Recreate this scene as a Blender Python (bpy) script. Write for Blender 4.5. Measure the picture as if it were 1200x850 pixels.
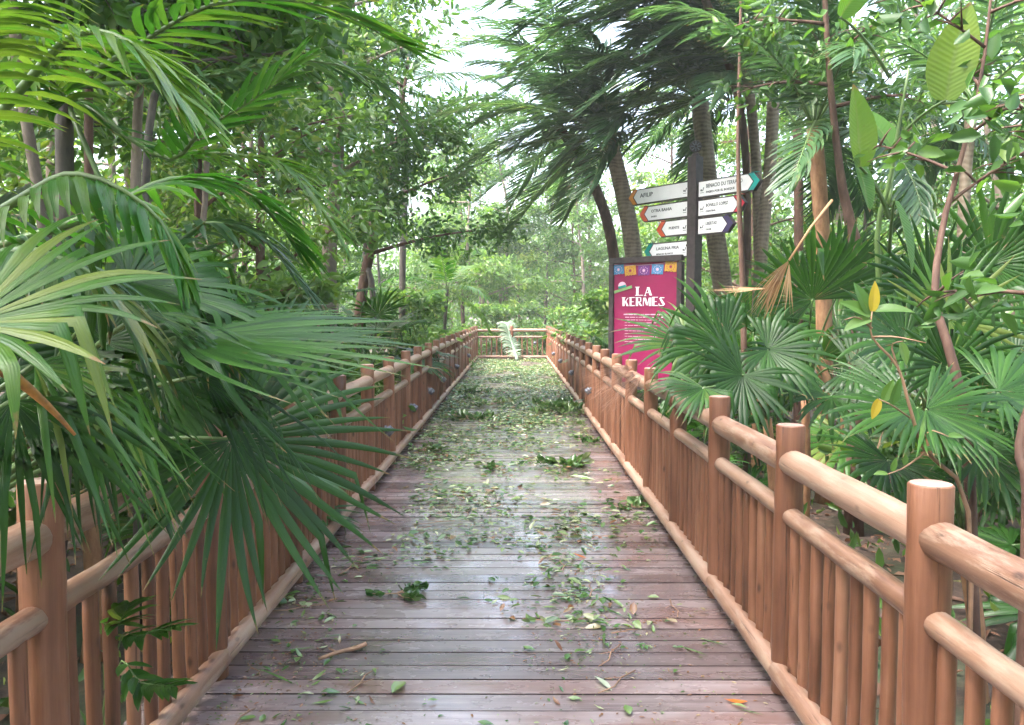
import bpy, bmesh, math, random
import numpy as np
from mathutils import Vector, Matrix, noise

for o in list(bpy.data.objects):
    bpy.data.objects.remove(o)
S = bpy.context.scene
COL = S.collection
R = math.radians
rnd = random.Random(7)
NP = np.random.default_rng(11)

# ------------------------------------------------------------------ camera, sky, sun, exposure
CAMZ = 1.68
PITCH, YAW = R(3.55), R(0.18)
cam = bpy.data.cameras.new("camera"); cam.sensor_width = 36; cam.lens = 36 * 950 / 1200
cam.clip_start = 0.05; cam.clip_end = 600
camo = bpy.data.objects.new("camera", cam); COL.objects.link(camo)
camo.location = (0, 0, CAMZ); camo.rotation_euler = (R(90) - PITCH, 0, YAW)
S.camera = camo

W = bpy.data.worlds.new("World"); S.world = W; W.use_nodes = True
nt = W.node_tree; nt.nodes.clear()
wo = nt.nodes.new("ShaderNodeOutputWorld"); bg = nt.nodes.new("ShaderNodeBackground")
sky = nt.nodes.new("ShaderNodeTexSky"); sky.sky_type = 'NISHITA'; sky.sun_disc = False
SUN_EL, SUN_ROT = R(62), R(250)
sky.sun_elevation = SUN_EL; sky.sun_rotation = SUN_ROT
sky.air_density = 1.0; sky.dust_density = 6.0; sky.ozone_density = 1.0
bwn = nt.nodes.new("ShaderNodeRGBToBW"); mx = nt.nodes.new("ShaderNodeMix"); mx.data_type = 'RGBA'
mx.inputs[0].default_value = 0.25                    # cloud cover: most of the blue is gone
nt.links.new(sky.outputs[0], bwn.inputs[0]); nt.links.new(sky.outputs[0], mx.inputs[6])
nt.links.new(bwn.outputs[0], mx.inputs[7]); nt.links.new(mx.outputs[2], bg.inputs[0])
bg.inputs[1].default_value = 0.15
nt.links.new(bg.outputs[0], wo.inputs[0])

sl = bpy.data.lights.new("sun", 'SUN'); sl.energy = 1.1; sl.angle = R(22); sl.color = (1, .98, .95)
so = bpy.data.objects.new("sun", sl); COL.objects.link(so)
sd = Vector((math.sin(SUN_ROT) * math.cos(SUN_EL), math.cos(SUN_ROT) * math.cos(SUN_EL), math.sin(SUN_EL)))
so.rotation_euler = sd.to_track_quat('Z', 'Y').to_euler(); so.location = (0, 0, 40)

S.view_settings.view_transform = 'Standard'; S.view_settings.look = 'None'
S.view_settings.exposure = 3.25; S.view_settings.gamma = 1.0
S.render.engine = 'CYCLES'
cy = S.cycles
cy.use_denoising = True; cy.max_bounces = 6; cy.diffuse_bounces = 2; cy.glossy_bounces = 2
cy.transmission_bounces = 4; cy.volume_bounces = 1; cy.use_adaptive_sampling = True; cy.adaptive_threshold = 0.02
cy.sample_clamp_indirect = 6
HAZE = 0.0016

# ------------------------------------------------------------------ helpers
def at(px, py, Y):
    """world point seen at photo pixel (px, py) at distance Y along the path"""
    v = Vector(((px - 600) / 950, (425 - py) / 950, -1))
    v = Matrix.Rotation(YAW, 3, 'Z') @ Matrix.Rotation(R(90) - PITCH, 3, 'X') @ v
    return Vector((0, 0, CAMZ)) + v * (Y / v.y)

def ss(a, b, x):
    t = min(1, max(0, (x - a) / (b - a))); return t * t * (3 - 2 * t)

class MB:
    def __init__(s): s.v = []; s.f = []; s.m = []; s.t = []; s.uv = {}
    def add(s, vs, fs, m=0, t=.5, uv=None):
        b = len(s.v); s.v.extend([tuple(v) for v in vs])
        if uv: s.uv[b] = uv
        for f in fs:
            s.f.append([b + i for i in f]); s.m.append(m); s.t.append(t)
    def box(s, c, d, m=0, t=.5, rot=None):
        x, y, z = d[0] / 2, d[1] / 2, d[2] / 2
        vs = [Vector((a, b, e)) for a in (-x, x) for b in (-y, y) for e in (-z, z)]
        if rot: vs = [rot @ v for v in vs]
        c = Vector(c)
        s.add([c + v for v in vs], [(0, 1, 3, 2), (4, 6, 7, 5), (0, 4, 5, 1), (2, 3, 7, 6), (0, 2, 6, 4), (1, 5, 7, 3)], m, t)
    def tube(s, pts, rad, n=8, m=0, t=.5, cap=True, capm=None, wob=0, seed=0):
        pts = [Vector(p) for p in pts]; rings = []
        if not isinstance(rad, (list, tuple)): rad = [rad] * len(pts)
        T0 = (pts[1] - pts[0]).normalized()
        u = T0.orthogonal().normalized(); vs = []
        for i, p in enumerate(pts):
            T = (pts[min(i + 1, len(pts) - 1)] - pts[max(i - 1, 0)]).normalized()
            u = (u - T * u.dot(T)).normalized(); w = T.cross(u)
            for k in range(n):
                a = 2 * math.pi * k / n
                r = rad[i]
                if wob: r *= 1 + wob * noise.noise(Vector((math.cos(a) * 1.3 + seed, math.sin(a) * 1.3, i * .6 + seed)))
                vs.append(p + u * (math.cos(a) * r) + w * (math.sin(a) * r))
        fs = []
        for i in range(len(pts) - 1):
            for k in range(n):
                fs.append((i * n + k, i * n + (k + 1) % n, (i + 1) * n + (k + 1) % n, (i + 1) * n + k))
        s.add(vs, fs, m, t)
        if cap:
            b = len(s.v) - len(vs)
            cm = m if capm is None else capm
            s.f.append([b + k for k in reversed(range(n))]); s.m.append(cm); s.t.append(t)
            e = b + (len(pts) - 1) * n
            s.f.append([e + k for k in range(n)]); s.m.append(cm); s.t.append(t)
    def mesh(s, name, mats, smooth=True):
        me = bpy.data.meshes.new(name); me.from_pydata(s.v, [], s.f); 
        if not isinstance(mats, (list, tuple)): mats = [mats]
        for x in mats: me.materials.append(x)
        me.polygons.foreach_set('material_index', s.m)
        at_ = me.attributes.new('tint', 'FLOAT', 'FACE'); at_.data.foreach_set('value', s.t)
        if s.uv:
            a = np.zeros((len(s.v), 3), np.float32)
            for b, u in s.uv.items(): a[b:b + len(u), :2] = u
            me.attributes.new('leafuv', 'FLOAT_VECTOR', 'POINT').data.foreach_set('vector', a.ravel())
        me.polygons.foreach_set('use_smooth', [smooth] * len(s.f))
        me.update(); return me

def np_mesh(name, V, Q, T, mat):
    me = bpy.data.meshes.new(name)
    n, q = len(V), len(Q)
    me.vertices.add(n); me.vertices.foreach_set('co', V.astype(np.float32).ravel())
    me.loops.add(q * 4); me.loops.foreach_set('vertex_index', Q.astype(np.int32).ravel())
    me.polygons.add(q); me.polygons.foreach_set('loop_start', np.arange(0, q * 4, 4, dtype=np.int32))
    a = me.attributes.new('tint', 'FLOAT', 'FACE'); a.data.foreach_set('value', T.astype(np.float32))
    me.materials.append(mat); me.update(calc_edges=True); me.validate()
    return me

def leaf_cloud(name, P, D, L, mat, wr=.42, fold=.25, tint=None, curl=.15, flat=None):
    """many folded leaves: P base points, D directions, L lengths"""
    n = len(P); D = D / np.linalg.norm(D, axis=1, keepdims=True)
    r = NP.normal(size=(n, 3)) if flat is None else flat + NP.normal(size=(n, 3)) * .25
    Wd = np.cross(D, r); Wd /= np.linalg.norm(Wd, axis=1, keepdims=True) + 1e-9
    N = np.cross(Wd, D); L = L[:, None]
    w = wr * .5 * L * NP.uniform(.8, 1.2, (n, 1))
    up = N * w * fold * 2
    base = P; tip = P + D * L - N * L * curl
    l1 = P + D * L * .3 + Wd * w + up; l2 = P + D * L * .68 + Wd * w * .85 + up - N * L * curl * .5
    r1 = P + D * L * .3 - Wd * w + up; r2 = P + D * L * .68 - Wd * w * .85 + up - N * L * curl * .5
    V = np.stack([base, l1, l2, tip, r2, r1], 1).reshape(-1, 3)
    i = np.arange(n)[:, None] * 6
    Q = np.stack([i + np.array([[0, 1, 2, 3]]), i + np.array([[0, 3, 4, 5]])], 1).reshape(-1, 4)
    if tint is None: tint = NP.uniform(0, 1, n)
    return np_mesh(name, V, Q, np.repeat(tint, 2), mat)

def obj(name, me, parent=None, loc=None, label=None):
    o = bpy.data.objects.new(name, me); COL.objects.link(o)
    if parent: o.parent = parent
    if loc is not None: o.location = loc
    if label: o['label'] = label
    return o

def tag(o, label, cat, group=None, kind=None):
    o['label'] = label; o['category'] = cat
    if group: o['group'] = group
    if kind: o['kind'] = kind
    return o

def thing(name, label, cat, loc=(0, 0, 0), group=None, rotz=0):
    o = bpy.data.objects.new(name, None); COL.objects.link(o); o.empty_display_size = .1
    o.location = loc; o.rotation_euler = (0, 0, rotz)
    return tag(o, label, cat, group)

def dup(root, loc, rotz=0, sc=1, label=None, group=None):
    r = root.copy(); COL.objects.link(r); r.location = loc; r.rotation_euler = (0, 0, rotz); r.scale = (sc,) * 3
    if label: r['label'] = label
    if group: r['group'] = group
    for ch in list(root.children):
        c = ch.copy(); COL.objects.link(c); c.parent = r
        for g in list(ch.children):
            d = g.copy(); COL.objects.link(d); d.parent = c
    return r

def struct(name, me):
    o = obj(name, me); o['kind'] = 'structure'; return o

# ------------------------------------------------------------------ materials
def newmat(name):
    m = bpy.data.materials.new(name); m.use_nodes = True; t = m.node_tree; t.nodes.clear()
    out = t.nodes.new("ShaderNodeOutputMaterial"); b = t.nodes.new("ShaderNodeBsdfPrincipled")
    t.links.new(b.outputs[0], out.inputs[0]); return m, t, b, out

def ramp(t, fac, stops):
    r = t.nodes.new("ShaderNodeValToRGB"); e = r.color_ramp.elements
    while len(e) < len(stops): e.new(.5)
    for x, (p, c) in zip(e, stops): x.position = p; x.color = (*c, 1)
    t.links.new(fac, r.inputs[0]); return r.outputs[0]

def tex_noise(t, vec, scale, detail=4, rough=.55):
    n = t.nodes.new("ShaderNodeTexNoise"); n.inputs['Scale'].default_value = scale
    n.inputs['Detail'].default_value = detail; n.inputs['Roughness'].default_value = rough
    if vec is not None: t.links.new(vec, n.inputs['Vector'])
    return n.outputs['Fac']

def mapping(t, src, scale, rndoff=True):
    tc = t.nodes.new("ShaderNodeTexCoord"); mp = t.nodes.new("ShaderNodeMapping")
    mp.inputs['Scale'].default_value = scale
    if rndoff:
        oi = t.nodes.new("ShaderNodeObjectInfo"); mu = t.nodes.new("ShaderNodeMath"); mu.operation = 'MULTIPLY'
        mu.inputs[1].default_value = 37
        t.links.new(oi.outputs['Random'], mu.inputs[0]); t.links.new(mu.outputs[0], mp.inputs['Location'])
    t.links.new(tc.outputs[src], mp.inputs['Vector']); return mp.outputs[0]

def math_(t, op, a, b):
    m = t.nodes.new("ShaderNodeMath"); m.operation = op
    for i, x in enumerate((a, b)):
        if isinstance(x, (int, float)): m.inputs[i].default_value = x
        else: t.links.new(x, m.inputs[i])
    return m.outputs[0]

def bump(t, b, h, dist=.004, st=.5):
    n = t.nodes.new("ShaderNodeBump"); n.inputs['Distance'].default_value = dist; n.inputs['Strength'].default_value = st
    t.links.new(h, n.inputs['Height']); t.links.new(n.outputs[0], b.inputs['Normal'])

def leaf_mat(name, stops, rough=.36, trans=.32, spec=.5, tr=(1.5, 1.5, .8), vein=0, browntip=0):
    m, t, b, out = newmat(name)
    a = t.nodes.new("ShaderNodeAttribute"); a.attribute_name = 'tint'
    oi = t.nodes.new("ShaderNodeObjectInfo")
    f = math_(t, 'ADD', a.outputs['Fac'], math_(t, 'MULTIPLY', math_(t, 'SUBTRACT', oi.outputs['Random'], .5), .35))
    nz = tex_noise(t, mapping(t, 'Object', (1, 1, 1), False), 5, 3)
    f = math_(t, 'ADD', f, math_(t, 'MULTIPLY', math_(t, 'SUBTRACT', nz, .5), .5))
    c = ramp(t, f, stops)
    if vein or browntip:
        uv = t.nodes.new("ShaderNodeAttribute"); uv.attribute_name = 'leafuv'
        sp = t.nodes.new("ShaderNodeSeparateXYZ"); t.links.new(uv.outputs['Vector'], sp.inputs[0]); U, V_ = sp.outputs[0], sp.outputs[1]
        au = math_(t, 'ABSOLUTE', U, 0)
        def over(c, fac, col):
            mx = t.nodes.new("ShaderNodeMix"); mx.data_type = 'RGBA'; mx.inputs[7].default_value = (*col, 1)
            t.links.new(fac, mx.inputs[0]); t.links.new(c, mx.inputs[6]); return mx.outputs[2]
        if vein == 1: ph = math_(t, 'MULTIPLY', U, 17)                                     # veins run along the blade
        else: ph = math_(t, 'SUBTRACT', math_(t, 'MULTIPLY', V_, 120), math_(t, 'MULTIPLY', au, 14))   # veins run out from the midrib
        st = math_(t, 'SINE', ph, 0)
        if browntip:
            pn = tex_noise(t, mapping(t, 'Object', (1, 1, 1), False), 16, 4, .7)
            tipf = ramp(t, math_(t, 'ADD', V_, math_(t, 'MULTIPLY', math_(t, 'SUBTRACT', pn, .5), .5)), [(.93, (0,) * 3), (1.02 if False else 1, (1,) * 3)])
            c = over(c, tipf, (.2, .13, .06))
            spots = ramp(t, tex_noise(t, mapping(t, 'Object', (1, 1, 1), False), 38, 4, .6), [(.66, (0,) * 3), (.74, (.7,) * 3)]); c = over(c, spots, (.12, .1, .03))
        mid = ramp(t, au, [(.03, (.55,) * 3), (.12, (0,) * 3)]); c = over(c, mid, (.14, .2, .06)) if vein == 2 else c
        bump(t, b, st, .001 if vein == 1 else .0015, .25 if vein == 1 else .35)
    t.links.new(c, b.inputs['Base Color']); b.inputs['Roughness'].default_value = rough
    b.inputs['Specular IOR Level'].default_value = spec
    tl = t.nodes.new("ShaderNodeBsdfTranslucent"); mu = t.nodes.new("ShaderNodeMix"); mu.data_type = 'RGBA'; mu.blend_type = 'MULTIPLY'
    mu.inputs[0].default_value = 1; mu.inputs[7].default_value = (*tr, 1); mu.clamp_result = False
    t.links.new(c, mu.inputs[6]); t.links.new(mu.outputs[2], tl.inputs[0])
    ms = t.nodes.new("ShaderNodeMixShader"); ms.inputs[0].default_value = trans
    t.links.new(b.outputs[0], ms.inputs[1]); t.links.new(tl.outputs[0], ms.inputs[2]); t.links.new(ms.outputs[0], out.inputs[0])
    return m

M = {}
M['fan'] = leaf_mat('fan_leaf', [(0, (.011, .042, .007)), (.5, (.024, .082, .011)), (.85, (.05, .135, .018)), (1, (.13, .18, .035))], .34, .32, .36, (1.5, 1.5, .8), 1, 1)
M['feather'] = leaf_mat('feather_leaf', [(0, (.026, .066, .034)), (.5, (.048, .112, .046)), (.85, (.085, .16, .055)), (1, (.18, .2, .055))], .32, .38, .6, (1.5, 1.5, .8), 1, 1)
M['bright'] = leaf_mat('young_palm_leaf', [(0, (.025, .1, .015)), (.5, (.045, .16, .02)), (1, (.13, .22, .035))], .32, .42, .4, (1.7, 1.7, .7), 1, 1)
M['leaf'] = leaf_mat('tree_leaf', [(0, (.035, .09, .025)), (.5, (.065, .145, .035)), (.85, (.11, .2, .045)), (1, (.2, .26, .06))], .33, .36, .38, (1.7, 1.8, .7))
M['leaf2'] = leaf_mat('pale_tree_leaf', [(0, (.06, .13, .04)), (.5, (.11, .2, .055)), (.85, (.17, .26, .07)), (1, (.26, .32, .1))], .36, .42, .38, (1.7, 1.8, .7))
M['paddle'] = leaf_mat('paddle_leaf', [(0, (.045, .14, .025)), (.5, (.085, .19, .03)), (1, (.17, .24, .04))], .4, .45, .4, (1.4, 1.4, .6), 2, 1)
M['litter'] = leaf_mat('litter_leaf', [(0, (.025, .075, .018)), (.4, (.06, .14, .03)), (.62, (.16, .24, .08)), (.78, (.36, .4, .24)), (.9, (.22, .11, .05)), (1, (.14, .06, .03))], .25, .15, .7)
M['dry'] = leaf_mat('dry_palm', [(0, (.2, .11, .06)), (.5, (.38, .22, .11)), (1, (.5, .34, .19))], .6, .25, .3, (1.2, 1.0, .7))
M['dryred'] = leaf_mat('dry_fringe', [(0, (.12, .06, .04)), (.5, (.26, .14, .09)), (1, (.42, .28, .2))], .6, .2, .3, (1.2, 1.0, .8))
M['pale'] = leaf_mat('pale_frond', [(0, (.16, .24, .16)), (.5, (.26, .34, .24)), (1, (.42, .48, .36))], .35, .25)
M['yellow'] = leaf_mat('yellow_leaf', [(0, (.4, .3, .03)), (1, (.6, .45, .05))], .4, .4, .5, (1.2, 1.1, .6))
M['orange'] = leaf_mat('orange_leaf', [(0, (.5, .13, .02)), (1, (.6, .2, .03))], .4, .3, .5, (1.2, 1, .6))

def log_mat(name, stops, rough=.45, gscale=26, worn=None):
    m, t, b, out = newmat(name)
    v = mapping(t, 'Object', (gscale, gscale, 1.1)); g = tex_noise(t, v, 1, 8, .72)
    v2 = mapping(t, 'Object', (3, 3, 1.6)); g2 = tex_noise(t, v2, 1.4, 5)
    v3 = mapping(t, 'Object', (60, 60, 1.6)); g3 = tex_noise(t, v3, 1, 4, .6)
    oi = t.nodes.new("ShaderNodeObjectInfo")
    f = math_(t, 'ADD', math_(t, 'MULTIPLY', g, .62), math_(t, 'MULTIPLY', g2, .48))
    f = math_(t, 'ADD', f, math_(t, 'MULTIPLY', math_(t, 'SUBTRACT', oi.outputs['Random'], .5), .2))
    c = ramp(t, f, stops)
    def over(c, fac, col):
        mx = t.nodes.new("ShaderNodeMix"); mx.data_type = 'RGBA'; mx.inputs[7].default_value = (*col, 1)
        t.links.new(fac, mx.inputs[0]); t.links.new(c, mx.inputs[6]); return mx.outputs[2]
    # knots and long drying cracks
    vo = t.nodes.new("ShaderNodeTexVoronoi"); vo.inputs['Scale'].default_value = 1; t.links.new(mapping(t, 'Object', (11, 11, 5)), vo.inputs['Vector'])
    kn = ramp(t, vo.outputs['Distance'], [(.05, (.85,) * 3), (.16, (0,) * 3)])
    c = over(c, kn, (.035, .014, .008))
    ck = ramp(t, g3, [(.3, (.8,) * 3), (.37, (0,) * 3)]); c = over(c, ck, (.03, .013, .008))
    if worn: c = over(c, ramp(t, tex_noise(t, mapping(t, 'Object', (14, 14, 2.2)), 1, 6, .7), [(.5, (0,) * 3), (.6, (.75,) * 3)]), worn)
    t.links.new(c, b.inputs['Base Color'])
    t.links.new(math_(t, 'ADD', math_(t, 'MULTIPLY', g2, .35), rough - .17), b.inputs['Roughness'])
    hh = math_(t, 'SUBTRACT', g, math_(t, 'MULTIPLY', ck, .8)); bump(t, b, hh, .004, .7); return m
M['post'] = log_mat('post_wood', [(.28, (.04, .016, .008)), (.45, (.125, .049, .024)), (.6, (.195, .081, .042)), (.85, (.3, .152, .09))], .5)
M['rail'] = log_mat('rail_wood', [(.28, (.07, .031, .018)), (.42, (.165, .083, .052)), (.58, (.25, .143, .095)), (.8, (.36, .245, .185))], .42, 26, (.33, .235, .175))
M['endgrain'] = log_mat('end_grain', [(.3, (.2, .11, .08)), (.7, (.42, .3, .25))], .55, 9)

def deck_mat():
    m, t, b, out = newmat('wet_boards')
    a = t.nodes.new("ShaderNodeAttribute"); a.attribute_name = 'tint'
    v = mapping(t, 'Object', (1.3, 34, 34), False)
    # every board has grain of its own: shift by the board's own value
    add = t.nodes.new("ShaderNodeVectorMath"); add.operation = 'ADD'; sc = t.nodes.new("ShaderNodeVectorMath"); sc.operation = 'SCALE'
    cmb = t.nodes.new("ShaderNodeCombineXYZ")
    t.links.new(a.outputs['Fac'], cmb.inputs[0]); t.links.new(a.outputs['Fac'], cmb.inputs[2])
    t.links.new(cmb.outputs[0], sc.inputs[0]); sc.inputs['Scale'].default_value = 91
    t.links.new(v, add.inputs[0]); t.links.new(sc.outputs[0], add.inputs[1])
    g = tex_noise(t, add.outputs[0], 1, 7, .65)
    v2 = mapping(t, 'Object', (.9, 2.2, 1), False); st = tex_noise(t, v2, 1.2, 5, .6)
    f = math_(t, 'ADD', math_(t, 'MULTIPLY', g, .6), math_(t, 'MULTIPLY', a.outputs['Fac'], .4))
    c1 = ramp(t, f, [(.2, (.045, .03, .032)), (.42, (.14, .106, .106)), (.6, (.235, .188, .19)), (.85, (.37, .31, .312))])
    c2 = ramp(t, f, [(.2, (.04, .02, .018)), (.5, (.13, .07, .06)), (.85, (.21, .13, .115))])
    mixc = t.nodes.new("ShaderNodeMix"); mixc.data_type = 'RGBA'
    fr = ramp(t, math_(t, 'ADD', math_(t, 'MULTIPLY', st, .8), math_(t, 'MULTIPLY', a.outputs['Fac'], .2)), [(.5, (0, 0, 0)), (.68, (1, 1, 1))])
    t.links.new(fr, mixc.inputs[0]); t.links.new(c1, mixc.inputs[6]); t.links.new(c2, mixc.inputs[7])
    t.links.new(mixc.outputs[2], b.inputs['Base Color'])
    v3 = mapping(t, 'Object', (1.5, 3, 1), False); wet = tex_noise(t, v3, 1.7, 6, .6)
    t.links.new(ramp(t, wet, [(.35, (.16,) * 3), (.65, (.4,) * 3)]), b.inputs['Roughness'])
    b.inputs['Specular IOR Level'].default_value = .75
    b.inputs['Coat Weight'].default_value = 1.0; b.inputs['Coat IOR'].default_value = 1.45
    t.links.new(ramp(t, wet, [(.38, (.1,) * 3), (.66, (.3,) * 3)]), b.inputs['Coat Roughness'])
    bump(t, b, g, .002, .3); return m
M['deck'] = deck_mat()

def simple(name, c, rough=.5, metal=0, nscale=None, var=.15, spec=.5):
    m, t, b, out = newmat(name)
    b.inputs['Roughness'].default_value = rough; b.inputs['Metallic'].default_value = metal
    b.inputs['Specular IOR Level'].default_value = spec
    n = tex_noise(t, mapping(t, 'Object', (1, 1, 1)), nscale or 8, 5)
    lo = tuple(x * (1 - var) for x in c); hi = tuple(min(1, x * (1 + var)) for x in c)
    t.links.new(ramp(t, n, [(.3, lo), (.7, hi)]), b.inputs['Base Color']); return m
M['edge'] = simple('gap_shade_edge', (.04, .026, .025), .8, 0, 30, .4, .2)  # board edges coloured dark so the gaps between boards read as shade
M['orangestalk'] = simple('orange_stalk', (.34, .15, .035), .6, 0, 26, .7)
M['beam'] = simple('dark_beam', (.09, .05, .035), .7)
M['frame'] = simple('dark_wood', (.045, .032, .035), .55, 0, 14, .35)
M['white'] = simple('white_board', (.86, .85, .88), .4, 0, 5, .05)
M['ink'] = simple('ink', (.06, .065, .08), .5)
M['pink'] = simple('magenta_print', (.27, .011, .08), .4, 0, 4, .08)
M['pinkpale'] = simple('pale_print', (.72, .45, .58), .45)
M['blue'] = simple('blue_print', (.06, .22, .42), .4); M['yel'] = simple('yellow_print', (.62, .34, .05), .4)
M['purple'] = simple('purple_print', (.16, .04, .22), .4); M['green'] = simple('green_print', (.2, .36, .14), .4)
M['teal'] = simple('teal_print', (.0, .26, .23), .4); M['red'] = simple('red_print', (.5, .02, .05), .4)
M['or'] = simple('orange_print', (.75, .26, .03), .4); M['verm'] = simple('vermilion_print', (.7, .1, .04), .4)
M['indigo'] = simple('indigo_print', (.05, .035, .11), .4)
M['metal'] = simple('lamp_metal', (.12, .125, .15), .45, .4)
M['lens'] = simple('lamp_glass', (.3, .31, .34), .2)
M['stalk'] = simple('leaf_stalk', (.09, .15, .045), .45, 0, 6, .3)
M['browntwig'] = simple('brown_twig', (.26, .15, .09), .65, 0, 12, .35)

def bark(name, stops, rings=0, scale=9):
    m, t, b, out = newmat(name)
    v = mapping(t, 'Object', (scale, scale, scale * .35)); g = tex_noise(t, v, 1, 6, .65); f = g
    if rings:
        wv = t.nodes.new("ShaderNodeTexWave"); wv.bands_direction = 'Z'; wv.inputs['Scale'].default_value = rings
        wv.inputs['Distortion'].default_value = 7; wv.inputs['Detail'].default_value = 3
        t.links.new(mapping(t, 'Object', (1, 1, 1)), wv.inputs['Vector'])
        f = math_(t, 'ADD', math_(t, 'MULTIPLY', g, .75), math_(t, 'MULTIPLY', wv.outputs['Fac'], .14))
    t.links.new(ramp(t, f, stops), b.inputs['Base Color']); b.inputs['Roughness'].default_value = .75
    bump(t, b, f, .012, .6); return m
M['palmbark'] = bark('palm_bark', [(.25, (.14, .1, .075)), (.5, (.33, .25, .19)), (.75, (.48, .39, .31))], 5)
M['redbark'] = bark('red_bark', [(.25, (.035, .018, .013)), (.5, (.095, .047, .032)), (.75, (.2, .12, .085))])
M['bark'] = bark('grey_brown_bark', [(.25, (.09, .065, .055)), (.5, (.2, .15, .12)), (.75, (.34, .27, .22))])
M['darkbark'] = bark('dark_bark', [(.25, (.035, .03, .03)), (.5, (.09, .075, .065)), (.75, (.17, .14, .12))])
M['fibre'] = bark('fibrous_bark', [(.25, (.12, .06, .03)), (.5, (.3, .15, .075)), (.75, (.42, .25, .13))], 0, 16)

def ground_mat():
    m, t, b, out = newmat('forest_floor')
    v = mapping(t, 'Object', (1, 1, 1), False)
    n = tex_noise(t, v, 9, 8, .75); n2 = tex_noise(t, v, .7, 4)
    c1 = ramp(t, n, [(.3, (.015, .01, .008)), (.5, (.055, .033, .024)), (.7, (.12, .075, .055))])
    c2 = ramp(t, n, [(.3, (.02, .04, .015)), (.7, (.07, .11, .04))])
    mx = t.nodes.new("ShaderNodeMix"); mx.data_type = 'RGBA'
    t.links.new(ramp(t, n2, [(.5, (0,) * 3), (.65, (1,) * 3)]), mx.inputs[0]); t.links.new(c1, mx.inputs[6]); t.links.new(c2, mx.inputs[7])
    t.links.new(mx.outputs[2], b.inputs['Base Color']); b.inputs['Roughness'].default_value = .8
    bump(t, b, n, .03, .8); return m
M['ground'] = ground_mat()

# ------------------------------------------------------------------ ground and boardwalk
GZ = -.32
def gz(x, y):
    if -1.7 < x < 1.5 and y < 30: return GZ
    return GZ + .12 * noise.noise(Vector((x * .35, y * .35, 1))) + .05 * noise.noise(Vector((x * 1.4, y * 1.4, 5)))
mb = MB()
xs = [-300, -120, -50] + [-26 + i for i in range(53)] + [50, 120, 300]
ys = [-300, -120, -40, -12] + [-6 + i for i in range(63)] + [90, 180, 300]
vs = [(x, y, gz(x, y)) for y in ys for x in xs]; nx = len(xs)
mb.add(vs, [(j * nx + i, j * nx + i + 1, (j + 1) * nx + i + 1, (j + 1) * nx + i) for j in range(len(ys) - 1) for i in range(nx - 1)])
struct('ground', mb.mesh('ground', M['ground']))

XL, XR, YEND = -1.38, 1.20, 28.75
mb = MB(); y = -2.0; bw = .148; r = random.Random(3); i = 0
while y < YEND + .35:
    gap = .0075 if r.random() > .12 else .017
    w = bw - gap
    zz = r.uniform(-.002, .002); tl = r.uniform(-.0015, .0015); t = r.random()
    seg = [-1.60, -.8, 0, .75, 1.42 + r.uniform(-.01, .01)]
    off = [r.uniform(-.0012, .0012) for _ in seg]
    e = .0018
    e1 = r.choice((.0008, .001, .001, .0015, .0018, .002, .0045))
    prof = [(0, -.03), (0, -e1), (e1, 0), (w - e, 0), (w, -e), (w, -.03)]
    vs = []
    for X, o_ in zip(seg, off):
        for (a, b) in prof: vs.append((X, y + a, b + zz + o_ + tl * (a / w)))
    n = len(prof)
    fs = [(k * n + q, (k + 1) * n + q, (k + 1) * n + q + 1, k * n + q + 1) for k in range(len(seg) - 1) for q in range(n - 1)]
    fs += [tuple(range(n)), tuple(reversed([(len(seg) - 1) * n + q for q in range(n)]))]
    for fi, f in enumerate(fs): pass
    b0 = len(mb.f); mb.add(vs, fs, 0, t)
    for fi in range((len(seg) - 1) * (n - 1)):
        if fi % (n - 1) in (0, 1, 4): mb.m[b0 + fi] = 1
    y += bw; i += 1
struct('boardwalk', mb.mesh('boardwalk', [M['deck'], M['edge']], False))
mb = MB()
for X in (-1.45, -.1, 1.27): mb.box((X, 13.5, -.115), (.09, 31.4, .16))
for k in range(12):
    for X in (-1.45, 1.27): mb.box((X, -1 + k * 2.6, -.3), (.13, .13, .2))
struct('boardwalk_beams', mb.mesh('boardwalk_beams', M['beam'], False))

# ------------------------------------------------------------------ log fences
def log_mesh(name, L, r0, mat, capmat, seed, rounded=.012, n=18, segs=8):
    mb = MB(); pts = []; rad = []
    pts += [(0, 0, 0), (0, 0, rounded * .35), (0, 0, rounded)]; rad += [r0 - rounded, r0 - rounded * .3, r0]
    rr = random.Random(seed)
    for k in range(1, segs): 
        pts.append((rr.uniform(-.002, .002), rr.uniform(-.002, .002), L * k / segs)); rad.append(r0 * rr.uniform(.975, 1.02))
    pts += [(0, 0, L - rounded), (0, 0, L - rounded * .35), (0, 0, L)]; rad += [r0, r0 - rounded * .3, r0 - rounded]
    mb.tube(pts, rad, n, 0, .5, True, 1, .05, seed)
    return mb.mesh(name, [mat, capmat])
POSTH, SP = 1.19, 1.305
posts = [log_mesh('post', POSTH, .061, M['post'], M['endgrain'], s, .006) for s in range(4)]
balus = [log_mesh('baluster', .77, .025, M['post'], M['post'], 20 + s, .002, 12, 6) for s in range(5)]
toprails = [log_mesh('top_rail', SP - .02, .057, M['rail'], M['rail'], 40 + s, .022) for s in range(4)]
midrails = [log_mesh('middle_rail', SP - .02, .041, M['rail'], M['rail'], 50 + s, .016) for s in range(4)]
botrails = [log_mesh('bottom_rail', SP + .05, .046, M['rail'], M['rail'], 60 + s, .02) for s in range(4)]
def lamp_mesh():
    mb = MB()
    mb.tube([(0, 0, -.005), (0, 0, .02)], [.028, .028], 12)
    mb.tube([(0, 0, .02), (.0, -.02, .05), (0, -.045, .055)], [.012, .012, .012], 8)
    mb.tube([(0, -.03, .045), (0, -.05, .075), (0, -.055, .08)], [.05, .047, .02], 14)
    mb.tube([(0, -.03, .045), (0, -.012, .02)], [.05, .052], 14)
    return mb.mesh('lamp', M['metal'])
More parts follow.
